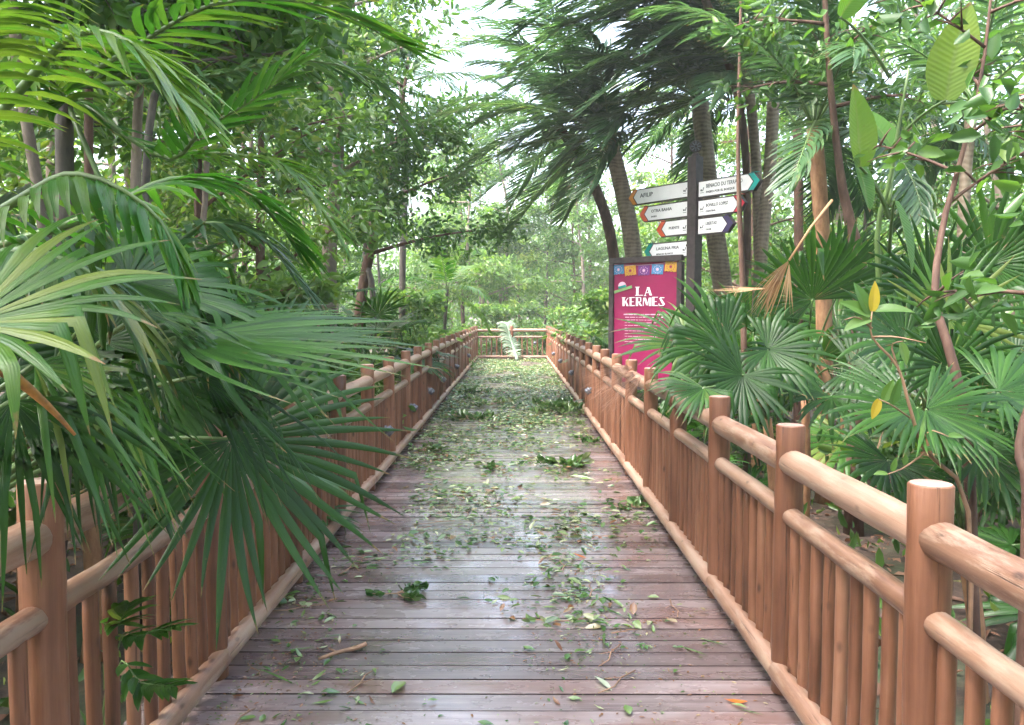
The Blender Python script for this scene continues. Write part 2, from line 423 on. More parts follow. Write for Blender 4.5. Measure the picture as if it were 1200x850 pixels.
def lens_mesh():
    mb = MB(); mb.tube([(0, -.0125, .021), (0, -.0095, .016)], [.044, .042], 14); return mb.mesh('lens', M['lens'])
LAMP, LENS = lamp_mesh(), lens_mesh()

def log_fence(label, start, end, npan, inward, seed, nbal=9):
    """posts, three rails and balusters between start and end; inward = unit vector to the deck side"""
    rr = random.Random(seed)
    A = Vector((*start, 0)); B = Vector((*end, 0)); T = (B - A) / npan; L = T.length; d = T.normalized()
    q = d.to_track_quat('Z', 'X').to_euler(); inw = Vector((*inward, 0))
    f = thing('log_fence', label, 'fence', A)
    sc = L / SP
    for k in range(npan + 1):
        p = T * k
        po = obj('post', rr.choice(posts), f, p + Vector((0, 0, .002))); po.rotation_euler = (rr.uniform(-.008, .008), rr.uniform(-.008, .008), rr.uniform(0, 6.28))
    stuffb = MB(); cnt = 0
    for k in range(npan):
        p = T * k
        a = obj('top_rail', rr.choice(toprails), f, p + d * .01 + Vector((0, 0, 1.035 + rr.uniform(-.008, .008)))); a.rotation_euler = q; a.scale = (1, 1, sc)
        a = obj('middle_rail', rr.choice(midrails), f, p + d * .01 + Vector((0, 0, .80 + rr.uniform(-.006, .006)))); a.rotation_euler = q; a.scale = (1, 1, sc)
        a = obj('bottom_rail', rr.choice(botrails), f, p + inw * (.036 + rr.uniform(-.004, .004)) - d * .045 + Vector((0, 0, .10))); a.rotation_euler = q; a.scale = (1, 1, sc)
        for j in range(nbal):
            b = p + d * (L * (j + 1) / (nbal + 1) + rr.uniform(-.006, .006)) + inw * rr.uniform(-.004, .006)
            if cnt < 99:
                o = obj('baluster', rr.choice(balus), f, b + Vector((0, 0, .035))); o.rotation_euler = (rr.uniform(-.006, .006), rr.uniform(-.006, .006), rr.uniform(0, 6.28))
            else:
                stuffb.tube([b + Vector((0, 0, .035)), b + Vector((0, 0, .79))], .025 * rr.uniform(.94, 1.05), 8, 0, rr.random())
            cnt += 1
    if stuffb.v:
        o = obj('far_balusters', stuffb.mesh('far_balusters', M['post']), f); o['kind'] = 'stuff'; o['label'] = 'thin log balusters of the far panels'
    return f
fl = log_fence('reddish log fence along the left edge of the boardwalk, partly under palm leaves', (XL, -.33), (XL, YEND), 22, (1, 0), 1)
fr = log_fence('reddish log fence along the right edge of the boardwalk, below the pink board', (XR, -.10), (XR, YEND), 24, (-1, 0), 2)
fe = log_fence('short log fence closing the far end of the boardwalk behind the pale fallen frond', (XL + .02, YEND + .02), (XR - .02, YEND + .02), 2, (0, -1), 3, 6)
def fence_lamp(f, x, y, z, rz):
    o = obj('lamp', LAMP, f, Vector((x, y, z)) - f.location); o.rotation_euler = (R(90), 0, rz)
    g = obj('lens', LENS, o)
for y in (22.6, 18.0, 14.5, 12.35, 10.2, 8.2): fence_lamp(fl, XL + .062, y, .50, R(90))
for y in (22.8, 19.4, 15.6, 12.0): fence_lamp(fr, XR - .062, y, .54, R(-90))
fence_lamp(fe, .72, YEND - .045, .62, 0)

# ------------------------------------------------------------------ leaf geometry
WL = Vector((-.8, 0, 0)); NOW = Vector((0, 0, 0))       # the gale
DOWN = Vector((0, 0, -1)); ZV = Vector((0, 0, 1))
def fan_blade(mb, hub, a, n, Rr, N=36, spread=150, split=.52, droop=.8, wind=Vector((0, 0, 0)), cup=.12, rr=rnd, m=0, snap=.25, t0=.5):
    a = a.normalized(); s = a.cross(n).normalized(); n = s.cross(a).normalized()
    da = 2 * R(spread) / N; half = math.tan(da / 2) * .98
    ts = [.03, .2, .37, split, split + (1 - split) * .2, split + (1 - split) * .42, split + (1 - split) * .65, split + (1 - split) * .85, 1]
    for i in range(N):
        th = -R(spread) + da * (i + .5 + rr.uniform(-.22, .22))
        L = Rr * (.7 + .3 * math.cos(th * .62)) * rr.uniform(.84, 1.08); jw = Vector((rr.uniform(-.3, .3), rr.uniform(-.3, .3), rr.uniform(-.2, .25)))
        w0 = s * math.cos(th) - a * math.sin(th)
        d = (a * math.cos(th) + s * math.sin(th) + n * (cup * (1 + abs(math.sin(th)))) ).normalized()
        dr = droop * rr.uniform(.6, 1.3); sn = rr.random() < snap; k_sn = rr.choice((4, 5, 6))
        tint = t0 + rr.uniform(-.3, .3)
        p = hub.copy(); tp = 0; rows = []
        for k, t in enumerate(ts):
            dl = (t - tp) * L
            g = .15 if t <= split else 1.3
            d = (d + (DOWN * dr + wind + (jw if t > split else NOW)) * g * (t - tp)).normalized()
            if sn and k == k_sn: d = (d * .35 + DOWN + wind * .3).normalized()
            p = p + d * dl; tp = t
            if t <= split: wd = L * t * half
            else:
                u = (t - split) / (1 - split); wd = L * split * half * (1 + .25 * u) * (1 - u ** 1.6) * .92
            w = (w0 - d * w0.dot(d))
            if w.length < 1e-4: w = s.copy()
            w.normalize(); nn = w.cross(d)
            if nn.dot(n) < 0: nn = -nn
            wd = max(wd, .0006)
            rows += [p - w * wd, p + nn * (wd * .55), p + w * wd]
        fs = []
        for k in range(len(ts) - 1):
            b = k * 3; fs += [(b, b + 1, b + 4, b + 3), (b + 1, b + 2, b + 5, b + 4)]
        mb.add(rows, fs, m, min(1, max(0, tint)), [(c, t) for t in ts for c in (-1, 0, 1)])

def bez(p0, p1, p2, n):
    return [p0 * (1 - t) ** 2 + p1 * (2 * t * (1 - t)) + p2 * t * t for t in [i / n for i in range(n + 1)]]

def fan_frond(base, hub, a, n, Rr, rr, mat='fan', lift=.25, r0=.008, **kw):
    """stalk + blade in one mesh"""
    mb = MB(); mid = (base + hub) / 2 + Vector((0, 0, lift))
    pts = bez(base, mid, hub, 7)
    mb.tube(pts, [r0 * (1.3 - .5 * i / 7) for i in range(8)], 6, 1)
    fan_blade(mb, hub, a, n, Rr, rr=rr, **kw)
    return mb.mesh('frond', [M[mat], M['stalk']])

def arch(base, d, L, droop, wind, n=14, up=0):
    pts = [base.copy()]; p = base.copy(); d = d.normalized()
    for i in range(n):
        d = (d + (DOWN * droop + wind) * (1 / n) * (.4 + 1.4 * i / n)).normalized(); p = p + d * (L / n); pts.append(p.copy())
    return pts

def feather(mb, pts, pairs, ll, w, wind, droop, rr, a0=68, a1=28, start=.14, m=0, ms=1, r0=.016, vee=.2, t0=.5, steps=4):
    n = len(pts) - 1
    mb.tube(pts, [r0 * (1 - .85 * i / n) for i in range(n + 1)], 6, ms)
    prof = [.35, 1, .95, .62, .04]
    for k in range(pairs):
        t = start + (1 - start) * (k + .5) / pairs
        x = t * n; i = min(n - 1, int(x)); f = x - i
        P = pts[i].lerp(pts[i + 1], f); T = (pts[i + 1] - pts[i]).normalized()
        Sd = T.cross(ZV)
        if Sd.length < .05: Sd = T.cross(Vector((0, 1, 0)))
        Sd.normalize(); U = Sd.cross(T)
        prf = (math.sin(math.pi * (.12 + .8 * (t - start) / (1 - start)))) ** .6
        for sg in (-1, 1):
            an = R(a0 + (a1 - a0) * t + rr.uniform(-6, 6)); L = ll * (.35 + .65 * prf) * rr.uniform(.88, 1.08)
            d = (T * math.cos(an) + Sd * (sg * math.sin(an)) + U * (vee + rr.uniform(-.12, .12))).normalized()
            p = P.copy(); rows = []; tint = min(1, max(0, t0 + rr.uniform(-.3, .3)))
            dr = droop * rr.uniform(.7, 1.3)
            for q in range(steps + 1):
                if q:
                    d = (d + (DOWN * dr + wind) / steps * (.5 + q / steps)).normalized(); p = p + d * (L / steps)
                ww = w * prof[min(4, round(q * 4 / steps))]
                wv = U.cross(d)
                if wv.length < .05: wv = Sd.copy()
                wv.normalize(); nn = d.cross(wv)
                rows += [p - wv * ww, p - nn * ww * .35, p + wv * ww]
            fs = []
            for q in range(steps):
                b = q * 3; fs += [(b, b + 1, b + 4, b + 3), (b + 1, b + 2, b + 5, b + 4)]
            mb.add(rows, fs, m, tint, [(c, q / steps) for q in range(steps + 1) for c in (-1, 0, 1)])

def smooth_path(ctrl, n):
    """Catmull-Rom through control points"""
    c = [Vector(p) for p in ctrl]; c = [c[0] * 2 - c[1]] + c + [c[-1] * 2 - c[-2]]; out = []
    m = len(c) - 3
    for i in range(n + 1):
        x = i / n * m; k = min(m - 1, int(x)); t = x - k
        p0, p1, p2, p3 = c[k:k + 4]
        out.append(.5 * (2 * p1 + (p2 - p0) * t + (2 * p0 - 5 * p1 + 4 * p2 - p3) * t * t + (3 * p1 - p0 - 3 * p2 + p3) * t ** 3))
    return out

def trunk_mesh(name, ctrl, r0, r1, mat, n=10, segs=14, wob=.12, seed=0, origin=None):
    o = Vector(origin if origin is not None else ctrl[0])
    pts = [p - o for p in smooth_path(ctrl, segs)]
    mb = MB(); mb.tube(pts, [r0 * (1 + .35 * max(0, 1 - i / 1.5)) + (r1 - r0) * i / segs for i in range(segs + 1)], n, 0, .5, True, None, wob, seed)
    return mb.mesh(name, mat)


# ------------------------------------------------------------------ broad-leaved trees
def tree_parts(H, r0, seed, lean=(0, 0), crown=.25, spread=1.8, nleaf=6000, ll=.13, mat='leaf', barkm='bark', nb=11, ctrl=None, wr=.42, drop=.35):
    rr = random.Random(seed)
    if ctrl is None:
        ctrl = [Vector((0, 0, 0))]
        for k in range(1, 6):
            t = k / 5; ctrl.append(Vector((lean[0] * t + rr.uniform(-.12, .12) * H * .15, lean[1] * t + rr.uniform(-.12, .12) * H * .15, H * t)))
    pts = smooth_path(ctrl, 18); mb = MB()
    mb.tube(pts, [r0 * (1.3 if i == 0 else 1) * (1 - .8 * i / 18) for i in range(19)], 8, 0, .5, True, None, .15, seed)
    br = MB(); tips = []
    for k in range(nb):
        t = crown + (1 - crown) * (k + rr.random() * .6) / nb; x = min(.999, t) * 18; i = int(x)
        P = pts[i].lerp(pts[i + 1], x - i); a = k * 2.4 + rr.uniform(-.5, .5)
        L = spread * (1.05 - .55 * t) * rr.uniform(.75, 1.2)
        d = Vector((math.cos(a), math.sin(a), rr.uniform(.1, .8))).normalized()
        q = arch(P, d, L, .25 + rr.uniform(-.2, .2), NOW, 6)
        br.tube(q, [r0 * .38 * (1 - t * .5) * (1 - .8 * j / 6) + .003 for j in range(7)], 5, 0)
        for j in range(2, 7):
            for _ in range(2):
                a2 = rr.uniform(0, 6.28); d2 = ((q[j] - q[j - 1]).normalized() * .6 + Vector((math.cos(a2), math.sin(a2), rr.uniform(-.3, .6)))).normalized()
                l2 = L * rr.uniform(.25, .45)
                q2 = arch(q[j], d2, l2, .4, NOW, 3)
                br.tube(q2, [.006 + r0 * .06, .006, .004, .002], 4, 0)
                for z in (1, 2, 3): tips.append((q2[z], (q2[z] - q2[z - 1]).normalized()))
    tips_p = np.array([tuple(p) for p, _ in tips]); tips_d = np.array([tuple(d) for _, d in tips])
    # leaves hang in uneven clumps: some twigs carry many, some none
    wgt = NP.gamma(.7, 1, len(tips)); wgt /= wgt.sum()
    idx = NP.choice(len(tips), nleaf, p=wgt)
    P = tips_p[idx] + NP.normal(size=(nleaf, 3)) * np.array([.16, .16, .13]) * (spread / 1.8)
    D = tips_d[idx] * .7 + NP.normal(size=(nleaf, 3)) * .7 + np.array([0, 0, -drop])
    clump = NP.uniform(.1, .75, len(tips))[idx]
    L = NP.uniform(.65, 1.25, nleaf) * ll
    cm = leaf_cloud('crown', P, D, L, M[mat], wr, .25, np.clip(clump + NP.uniform(-.22, .25, nleaf), 0, 1))
    return mb.mesh('trunk', M[barkm]), br.mesh('branches', M[barkm]), cm

def make_tree(name, label, cat, loc, parts, group=None, rotz=0, sc=1):
    t = thing(name, label, cat, loc, group, rotz); t.scale = (sc,) * 3
    tr = obj('trunk', parts[0], t); obj('limbs', parts[1], tr); obj('crown', parts[2], t)
    return t

# ------------------------------------------------------------------ signs
def text_mesh(body, size, mat, extr=.001, bold=0, align='LEFT'):
    cu = bpy.data.curves.new('lettering', 'FONT'); cu.body = body; cu.size = size; cu.extrude = extr; cu.offset = bold
    cu.align_x = align; cu.resolution_u = 2
    o = bpy.data.objects.new('lettering', cu); COL.objects.link(o)
    dg = bpy.context.evaluated_depsgraph_get(); dg.update()
    me = bpy.data.meshes.new_from_object(o.evaluated_get(dg)); me.name = 'lettering'
    bpy.data.objects.remove(o); me.materials.clear(); me.materials.append(mat); return me

def prism(mb, poly, y0, y1, m=0, t=.5):
    """polygon in local X-Z, from y0 (front) to y1 (back)"""
    n = len(poly); vs = [(x, y0, z) for x, z in poly] + [(x, y1, z) for x, z in poly]
    a = sum(poly[i][0] * poly[(i + 1) % n][1] - poly[(i + 1) % n][0] * poly[i][1] for i in range(n))
    idx = list(range(n)) if a > 0 else list(reversed(range(n)))
    fs = [tuple(idx), tuple(i + n for i in reversed(idx))]
    for k in range(n):
        i, j = idx[k], idx[(k + 1) % n]; fs.append((j, i, i + n, j + n))
    mb.add(vs, fs, m, t)
def flat(mb_name, polys, y0, mat, th=.004):
    mb = MB()
    for p in polys: prism(mb, p, y0, y0 + th)
    return mb.mesh(mb_name, mat, False)
def bar(x0, z0, x1, z1, w):
    d = Vector((x1 - x0, z1 - z0)); d.normalize(); n = Vector((-d.y, d.x)) * w / 2
    return [(x0 - n.x, z0 - n.y), (x1 - n.x, z1 - n.y), (x1 + n.x, z1 + n.y), (x0 + n.x, z0 + n.y)]
def disc(cx, cz, rx, rz=None, n=20, a0=0, a1=2 * math.pi):
    rz = rz or rx; full = abs(a1 - a0 - 2 * math.pi) < 1e-6; k = n if full else n + 1
    return [(cx + rx * math.cos(a0 + (a1 - a0) * i / n), cz + rz * math.sin(a0 + (a1 - a0) * i / n)) for i in range(k)]

def info_board():
    p0 = at(716, 303, 12.4); p1 = at(800, 303, 11.6)
    Wd = math.hypot(p1.x - p0.x, p1.y - p0.y); rz = math.atan2(p1.y - p0.y, p1.x - p0.x)
    b = thing('information_board', 'magenta poster board in a dark wooden frame, standing behind the right fence beside the signpost', 'sign', (p0.x, p0.y, gz(p0.x, p0.y)), None, rz)
    top = 2.5 - gz(p0.x, p0.y); bot = .95
    mb = MB()
    for x in (.03, Wd - .03): mb.box((x, 0, (top - .1) / 2), (.075, .09, top - .1))
    mb.box((Wd / 2, 0, top - .045), (Wd + .01, .1, .085)); mb.box((Wd / 2, 0, bot - .05), (Wd - .14, .08, .09))
    obj('frame', mb.mesh('frame', M['frame'], False), b)
    x0, x1 = .07, Wd - .07; z1 = top - .09
    mb = MB(); mb.box(((x0 + x1) / 2, .005, (z1 + bot) / 2), (x1 - x0, .03, z1 - bot)); po = obj('poster', mb.mesh('poster', M['pink'], False), b)
    k = (x1 - x0) / 1035; kv = .00097
    X = lambda px: x0 + (px - 45) * k
    Z = lambda py: z1 - (py - 80) * kv
    y = -.0145
    for cx, cy, tilt, m in ((120, 172, 4, 'blue'), (320, 195, 5, 'yel'), (545, 200, 0, 'purple'), (765, 192, -5, 'blue'), (975, 160, -7, 'yel')):
        c, s = math.cos(R(-tilt)), math.sin(R(-tilt)); w, h = 92, 76
        pts = [(-w, -h), (w, -h), (w, h)] + [(w - (i + .5) * 2 * w / 8, h + (0 if i % 2 else -12)) for i in range(8)] + [(-w, h)]
        poly = [(X(cx + a * c - d * s), Z(cy + a * s + d * c)) for a, d in pts]
        f = obj('paper_flag', flat('paper_flag', [poly], y - .003, M[m]), po)
        st = [(X(cx + (34 if i % 2 else 15) * math.cos(i * math.pi / 8)), Z(cy + (34 if i % 2 else 15) * math.sin(i * math.pi / 8))) for i in range(16)]
        ring = [bar(X(cx + 62 * math.cos(a)), Z(cy + 55 * math.sin(a)), X(cx + 62 * math.cos(a + .35)), Z(cy + 55 * math.sin(a + .35)), .006) for a in [i * math.pi / 5 for i in range(10)]]
        obj('flag_star', flat('flag_star', [st] + ring, y - .0055, M['pinkpale' if m != 'yel' else 'pink']), po)
    obj('string', flat('string', [bar(X(a), Z(c), X(d), Z(e), .006) for a, c, d, e in ((45, 92, 320, 112), (320, 112, 545, 118), (545, 118, 765, 110), (765, 110, 1075, 78))], y - .001, M['pinkpale'], .002), po)
    obj('hat', flat('hat', [bar(X(45), Z(522), X(350), Z(440), .04)], y - .003, M['green']), po)
    obj('hat_crown', flat('hat_crown', [disc(X(185), Z(432), 68 * k, 70 * kv, 16, 0, math.pi)], y - .002, M['pinkpale']), po)
    obj('hat_band', flat('hat_band', [bar(X(122), Z(452), X(248), Z(425), .034)], y - .0045, M['teal']), po)
    # display lettering: fat left stems, hairline strokes
    def glyph(ch, x, z, w, h):
        S_, T_ = .3 * w, .085 * h; f = []
        st = lambda a: [(x + a * w, z), (x + a * w + S_, z), (x + a * w + S_, z + h), (x + a * w, z + h)]
        hb = lambda a, b, c: [(x + a * w, z + c * h), (x + b * w, z + c * h), (x + b * w, z + c * h + T_), (x + a * w, z + c * h + T_)]
        if ch == 'L': f = [st(.08), hb(-.04, .08, 0), hb(.08 + .3, .95, 0), hb(-.04, .5, 1.0)]
        if ch == 'A': f = [bar(x + .1 * w, z, x + .45 * w, z + h, T_), [(x + .35 * w, z + h), (x + .35 * w + S_, z + h), (x + 1.0 * w, z), (x + 1.0 * w - S_, z)], hb(.2, .6, .3), hb(0, .26, -.06)]
        if ch == 'K': f = [st(.06), bar(x + .36 * w, z + .42 * h, x + .9 * w, z + h, T_), [(x + .42 * w, z + .55 * h), (x + .62 * w, z + .62 * h), (x + .98 * w, z), (x + .68 * w, z)], hb(-.04, .5, 1.0)]
        if ch == 'E': f = [st(.08), hb(.38, .92, 0), hb(.38, .75, .48), hb(0, .92, 1.0)]
        if ch == 'R': f = [st(.06), hb(.0, .7, 1.0), hb(.36, .7, .46), [(x + .7 * w, z + .46 * h), (x + .84 * w, z + .56 * h), (x + .84 * w, z + 1.0 * h), (x + .7 * w, z + 1.085 * h)], [(x + .4 * w, z + .46 * h), (x + .62 * w, z + .46 * h), (x + .98 * w, z), (x + .7 * w, z)]]
        if ch == 'M': f = [bar(x + .06 * w, z, x + .1 * w, z + h, T_), [(x + .08 * w, z + h), (x + .36 * w, z + h), (x + .62 * w, z + .1 * h), (x + .42 * w, z + .1 * h)], bar(x + .56 * w, z + .1 * h, x + .74 * w, z + h, T_), [(x + .74 * w, z), (x + 1.0 * w, z), (x + 1.0 * w, z + h), (x + .74 * w, z + h)]]
        if ch == 'S': f = [[(x + .08 * w, z + .9 * h), (x + .3 * w, z + h), (x + .95 * w, z + .2 * h), (x + .72 * w, z)], bar(x + .2 * w, z + h, x + .85 * w, z + .97 * h, T_), bar(x + .05 * w, z + .05 * h, x + .75 * w, z + .04 * h, T_), bar(x + .05 * w, z, x + .06 * w, z + .3 * h, T_)]
        return f
    ps = []
    for i, ch in enumerate('LA'): ps.append(glyph(ch, X(412 + i * 142), Z(580), 128 * k, 125 * kv))
    wds = {'K': 118, 'E': 108, 'R': 118, 'M': 150, 'S': 112}; cx = 188
    for ch in 'KERMES': ps.append(glyph(ch, X(cx), Z(738), wds[ch] * k * .94, 125 * kv)); cx += wds[ch]
    for gl in ps:
        for i, q in enumerate(gl): pass
    mb = MB()
    for gl in ps:
        for i, q in enumerate(gl): prism(mb, q, y - .004 - .0004 * i, y)
    obj('lettering', mb.mesh('lettering', M['white'], False), po)
    rr = random.Random(5); bars = []
    for ln, (xa, xb, wgt) in enumerate([(215, 900, .016), (240, 860, .012)] + [(235, 820 - 30 * (i % 3), .008) for i in range(9)]):
        py = 868 + ln * 42; x = xa
        while x < xb:
            w = rr.uniform(25, 90); bars.append(bar(X(x), Z(py), X(min(x + w, xb)), Z(py), wgt)); x += w + 14
    obj('small_print', flat('small_print', bars, y - .003, M['pinkpale']), po)
info_board()

def signpost():
    PX, PY = 2.53, 11.5; z0 = gz(PX, PY)
    t = thing('signpost', 'dark wooden signpost carrying seven white arrow boards, right of the pink board', 'signpost', (PX, PY, z0), None, math.atan2(-.8, .6))
    top = 3.9 - z0
    mb = MB(); mb.box((0, 0, (top - .05) / 2), (.15, .15, top - .05)); mb.box((0, 0, 2.62 - z0), (.165, .165, .03)); obj('post', mb.mesh('post', M['frame'], False), t)
    mb = MB(); mb.tube([(0, 0, top - .05), (0, 0, top - .02), (0, 0, top)], [.06, .06, .04], 10)
    cz = top + .09; mb.tube([(0, -.02, cz), (0, .02, cz)], [.085, .085], 20)
    f = obj('finial', mb.mesh('finial', M['frame'], False), t); f.rotation_euler = (0, 0, R(50))
    mb = MB()
    for i in range(8):
        a = i * math.pi / 4; prism(mb, bar(.018 * math.cos(a), cz + .018 * math.sin(a), .068 * math.cos(a), cz + .068 * math.sin(a), .014), -.026, -.018)
    obj('rose', mb.mesh('rose', M['metal'], False), f)
    data = [(1, 1.03, 3.38, 'teal', 'BENACIO DU TERRANO', 'PASEO POR EL BOSQUE', .072), (1, .80, 3.12, 'red', 'BONILLO LOPEZ', 'CANTINA', .06), (1, .62, 2.87, 'indigo', 'LIBERTAD', 'TAXIS', .06),
            (-1, 1.2, 3.41, 'or', 'AFILIP', '', .085), (-1, .97, 3.14, 'verm', 'OTRA BAHIA', 'PASEO', .06), (-1, .62, 2.89, 'verm', 'PUENTE', '', .05), (-1, .86, 2.58, 'teal', 'LAGUNA FRIA', 'BENACIO BLANCO', .06)]
    for sg, L, z, mt, w1, w2, sz in data:
        z -= z0; h = .118; y = -.028 if sg > 0 else -.03
        L0 = .085
        body = [(L0, z - h), (L - .02, z - h), (L + .08, z), (L - .02, z + h), (L0, z + h)]
        chev = [(L - .1, z - h + .012), (L - .02, z - h + .012), (L + .072, z), (L - .02, z + h - .012), (L - .1, z + h - .012), (L - .015, z)]
        face = [(L0 + .01, z - h + .018), (L - .115, z - h + .018), (L - .035, z), (L - .115, z + h - .018), (L0 + .01, z + h - .018)]
        fx = lambda P: [(sg * a, b) for a, b in P]
        a_ = obj('arrow_board', flat('arrow_board', [fx(body)], -.03, M['frame'], .06), t)
        # painted on both faces of the board
        obj('face', flat('face', [fx(face)], -.034, M['white'], .003), a_)
        obj('tip', flat('tip', [fx(chev)], -.036, M[mt], .005), a_)
        mb = MB(); mb.box((sg * (L - .02), 0, z + h + .004), (.1, .064, .006)); obj('tip_cap', mb.mesh('tip_cap', M[mt], False), a_)
        for txt, s_, dz in ((w1, sz, .01 if w2 else -.015), (w2, sz * .55, -.062)):
            if not txt: continue
            me = text_mesh(txt, s_, M['ink'], .001, .0012); ws = [v.co.x for v in me.vertices]; wd = max(ws) - min(ws)
            avail = L - L0 - .34; kx = min(1.15, avail / wd)
            o = obj('lettering', me, a_); o.rotation_euler = (R(90), 0, 0); o.scale = (kx, 1, 1)
            xl = L0 + .14 if sg > 0 else -(L - .17)
            o.location = (xl, -.0355, z + dz)
        ic = L0 + .07 if sg > 0 else -(L0 + .07)
        obj('pictogram', flat('pictogram', [disc(ic - .015, z - .015, .014), bar(ic + .008, z - .03, ic + .03, z + .02, .012), bar(ic - .03, z - .05, ic + .03, z - .05, .006)], -.0358, M['ink'], .003), a_)
signpost()

# ------------------------------------------------------------------ fan palms behind the right fence and leaning over the left one
def V3(*a): return Vector(a)
def fan_plant(name, label, root, fronds, seed, stem_top=None, group=None, stem_r=.045):
    """fronds: (hub, axis, normal, R, options)"""
    rr = random.Random(seed); root = Vector((root[0], root[1], gz(root[0], root[1]) - .03))
    t = thing(name, label, 'palm', root, group)
    st = Vector(stem_top) if stem_top else root + V3(0, 0, .35)
    obj('stem', trunk_mesh('stem', [root, (root + st) / 2 + V3(.02, 0, 0), st], stem_r, stem_r * .8, M['fibre'], 9, 6, .2, seed), t)
    for hub, a, n, Rr, kw in fronds:
        kw = dict(kw); mt = kw.pop('mat', 'fan'); lf = kw.pop('lift', .18)
        obj('frond', fan_frond(st - root, hub - root, Vector(a), Vector(n), Rr, rr, mt, lf, **kw), t)
    return t

WR = V3(.5, 0, -.1)
fan_plant('fan_palm', 'palm whose broad dark green fan leaf hangs over the left fence and boards', (-2.25, 2.9), [
    (at(272, 515, 2.5), (.78, .15, -.55), (.25, -.75, .55), .63, dict(N=38, spread=140, split=.42, droop=.35, cup=.05, snap=.08, t0=.35)),
    (at(205, 396, 2.1), (1, .3, -.03), (.02, -.2, .97), .68, dict(N=30, spread=82, split=.45, droop=.2, wind=V3(1.1, .1, 0), cup=.03, snap=.16, t0=.55)),
    (at(150, 330, 2.3), (.8, .25, -.25), (.3, -.3, .9), .55, dict(N=32, spread=130, droop=.9, snap=.5, t0=.55)),
    (at(300, 430, 3.0), (.7, .5, .25), (-.2, -.6, .75), .55, dict(N=32, spread=130, droop=.6, snap=.3)),
    (at(190, 450, 2.9), (.5, -.1, -.5), (.3, -.7, .6), .5, dict(N=30, spread=130, droop=.9, snap=.4, t0=.3)),
    (at(235, 440, 2.35), (.75, -.1, -.6), (.5, -.4, .7), .5, dict(N=14, spread=40, split=.35, droop=1.2, wind=V3(.4, 0, 0), snap=.5, t0=.3)),
    (at(170, 365, 2.0), (.8, .1, -.35), (.3, -.5, .8), .42, dict(N=10, spread=26, split=.3, droop=.9, wind=V3(.6, 0, 0), snap=.2, t0=.6)),
    (at(120, 400, 2.7), (-.2, .2, .6), (.3, -.8, .4), .55, dict(N=30, spread=140, droop=.7, t0=.3)),
], 31, (-2.0, 2.95, .95))
p = fan_plant('fan_palm', 'fan palm at the left edge with drooping split leaves and an orange leaf stalk', (-1.75, 1.75), [
    (at(40, 428, 1.75), (.8, .1, -.3), (.3, -.35, .85), .5, dict(N=18, spread=62, split=.35, droop=1.2, wind=V3(.3, 0, 0), snap=.45, t0=.6)),
    (at(70, 440, 1.9), (.6, .2, -.6), (.4, -.5, .7), .46, dict(N=12, spread=38, split=.3, droop=1.3, wind=V3(.5, 0, 0), snap=.6, t0=.75)),
    (at(15, 470, 1.6), (.35, .1, -.85), (.4, -.75, .4), .4, dict(N=18, spread=75, split=.3, droop=.9, snap=.4, t0=.2)),
    (at(-40, 380, 1.5), (.7, .2, .1), (.1, -.5, .85), .42, dict(N=28, spread=130, droop=.8, snap=.4, t0=.75)),
    (at(90, 470, 2.1), (.4, 0, -.8), (.3, -.8, .4), .4, dict(N=16, spread=60, split=.3, droop=.9, snap=.4, t0=.2)),
], 32, (-1.62, 1.85, .9))
mb = MB(); o0 = p.location
mb.tube(bez(at(-60, 400, 1.45) - o0, at(20, 430, 1.5) - o0, at(88, 510, 1.55) - o0, 8), [.022, .02, .017, .014, .011, .009, .007, .005, .003], 8)
obj('dry_stalk', mb.mesh('dry_stalk', M['orangestalk']), p, None, 'dry orange-brown leaf stalk')

fan_plant('fan_palm', 'fan palm with white-glinting tips drooping over the right fence by the pink board', (1.95, 5.9), [
    (at(848, 404, 5.55), (-.9, -.1, .1), (.1, -.95, .4), .6, dict(N=36, spread=125, split=.6, droop=.9, wind=V3(-.3, 0, 0), snap=.45, t0=.4, cup=.1)),
    (at(806, 404, 6.2), (-.95, -.1, .0), (-.1, -.6, .8), .6, dict(N=32, spread=110, droop=.8, wind=V3(-.5, 0, 0), snap=.4, t0=.6)),
    (at(870, 440, 5.4), (-.4, -.3, -.5), (-.1, -.9, .3), .5, dict(N=32, spread=140, droop=.6, t0=.2)),
    (at(900, 410, 5.8), (.5, -.2, -.2), (.1, -.8, .6), .55, dict(N=32, spread=140, droop=.9, snap=.5, t0=.35)),
    (at(825, 455, 5.2), (-.5, -.5, -.3), (-.2, -.6, .7), .42, dict(N=26, spread=100, droop=1.1, wind=V3(-.3, 0, 0), snap=.5, t0=.55)),
    (at(880, 380, 6.4), (.2, .2, .8), (0, -.9, .3), .5, dict(N=30, spread=130, droop=.5, t0=.4)),
], 33, (1.85, 5.9, .9))
fan_plant('fan_palm', 'upright dark fan palm among the trunks right of the signpost', (2.6, 7.2), [
    (at(952, 352, 6.4), (-.5, -.2, .8), (-.2, -.9, .25), .66, dict(N=34, spread=115, split=.62, droop=.3, snap=.1, t0=.35)),
    (at(985, 340, 6.6), (.5, -.1, .7), (.1, -.9, .3), .6, dict(N=34, spread=130, split=.6, droop=.4, snap=.15, t0=.35)),
    (at(930, 420, 6.3), (-.6, -.3, .1), (-.1, -.8, .6), .6, dict(N=32, spread=130, droop=.7, snap=.3, t0=.3)),
    (at(1000, 430, 6.2), (.5, -.3, .0), (.1, -.8, .6), .6, dict(N=32, spread=130, droop=.8, snap=.3, t0=.3)),
    (at(975, 465, 6.0), (0, -.6, -.3), (0, -.7, .7), .55, dict(N=30, spread=130, droop=.8, snap=.4, t0=.4)),
], 34, (2.55, 7.1, 1.0))
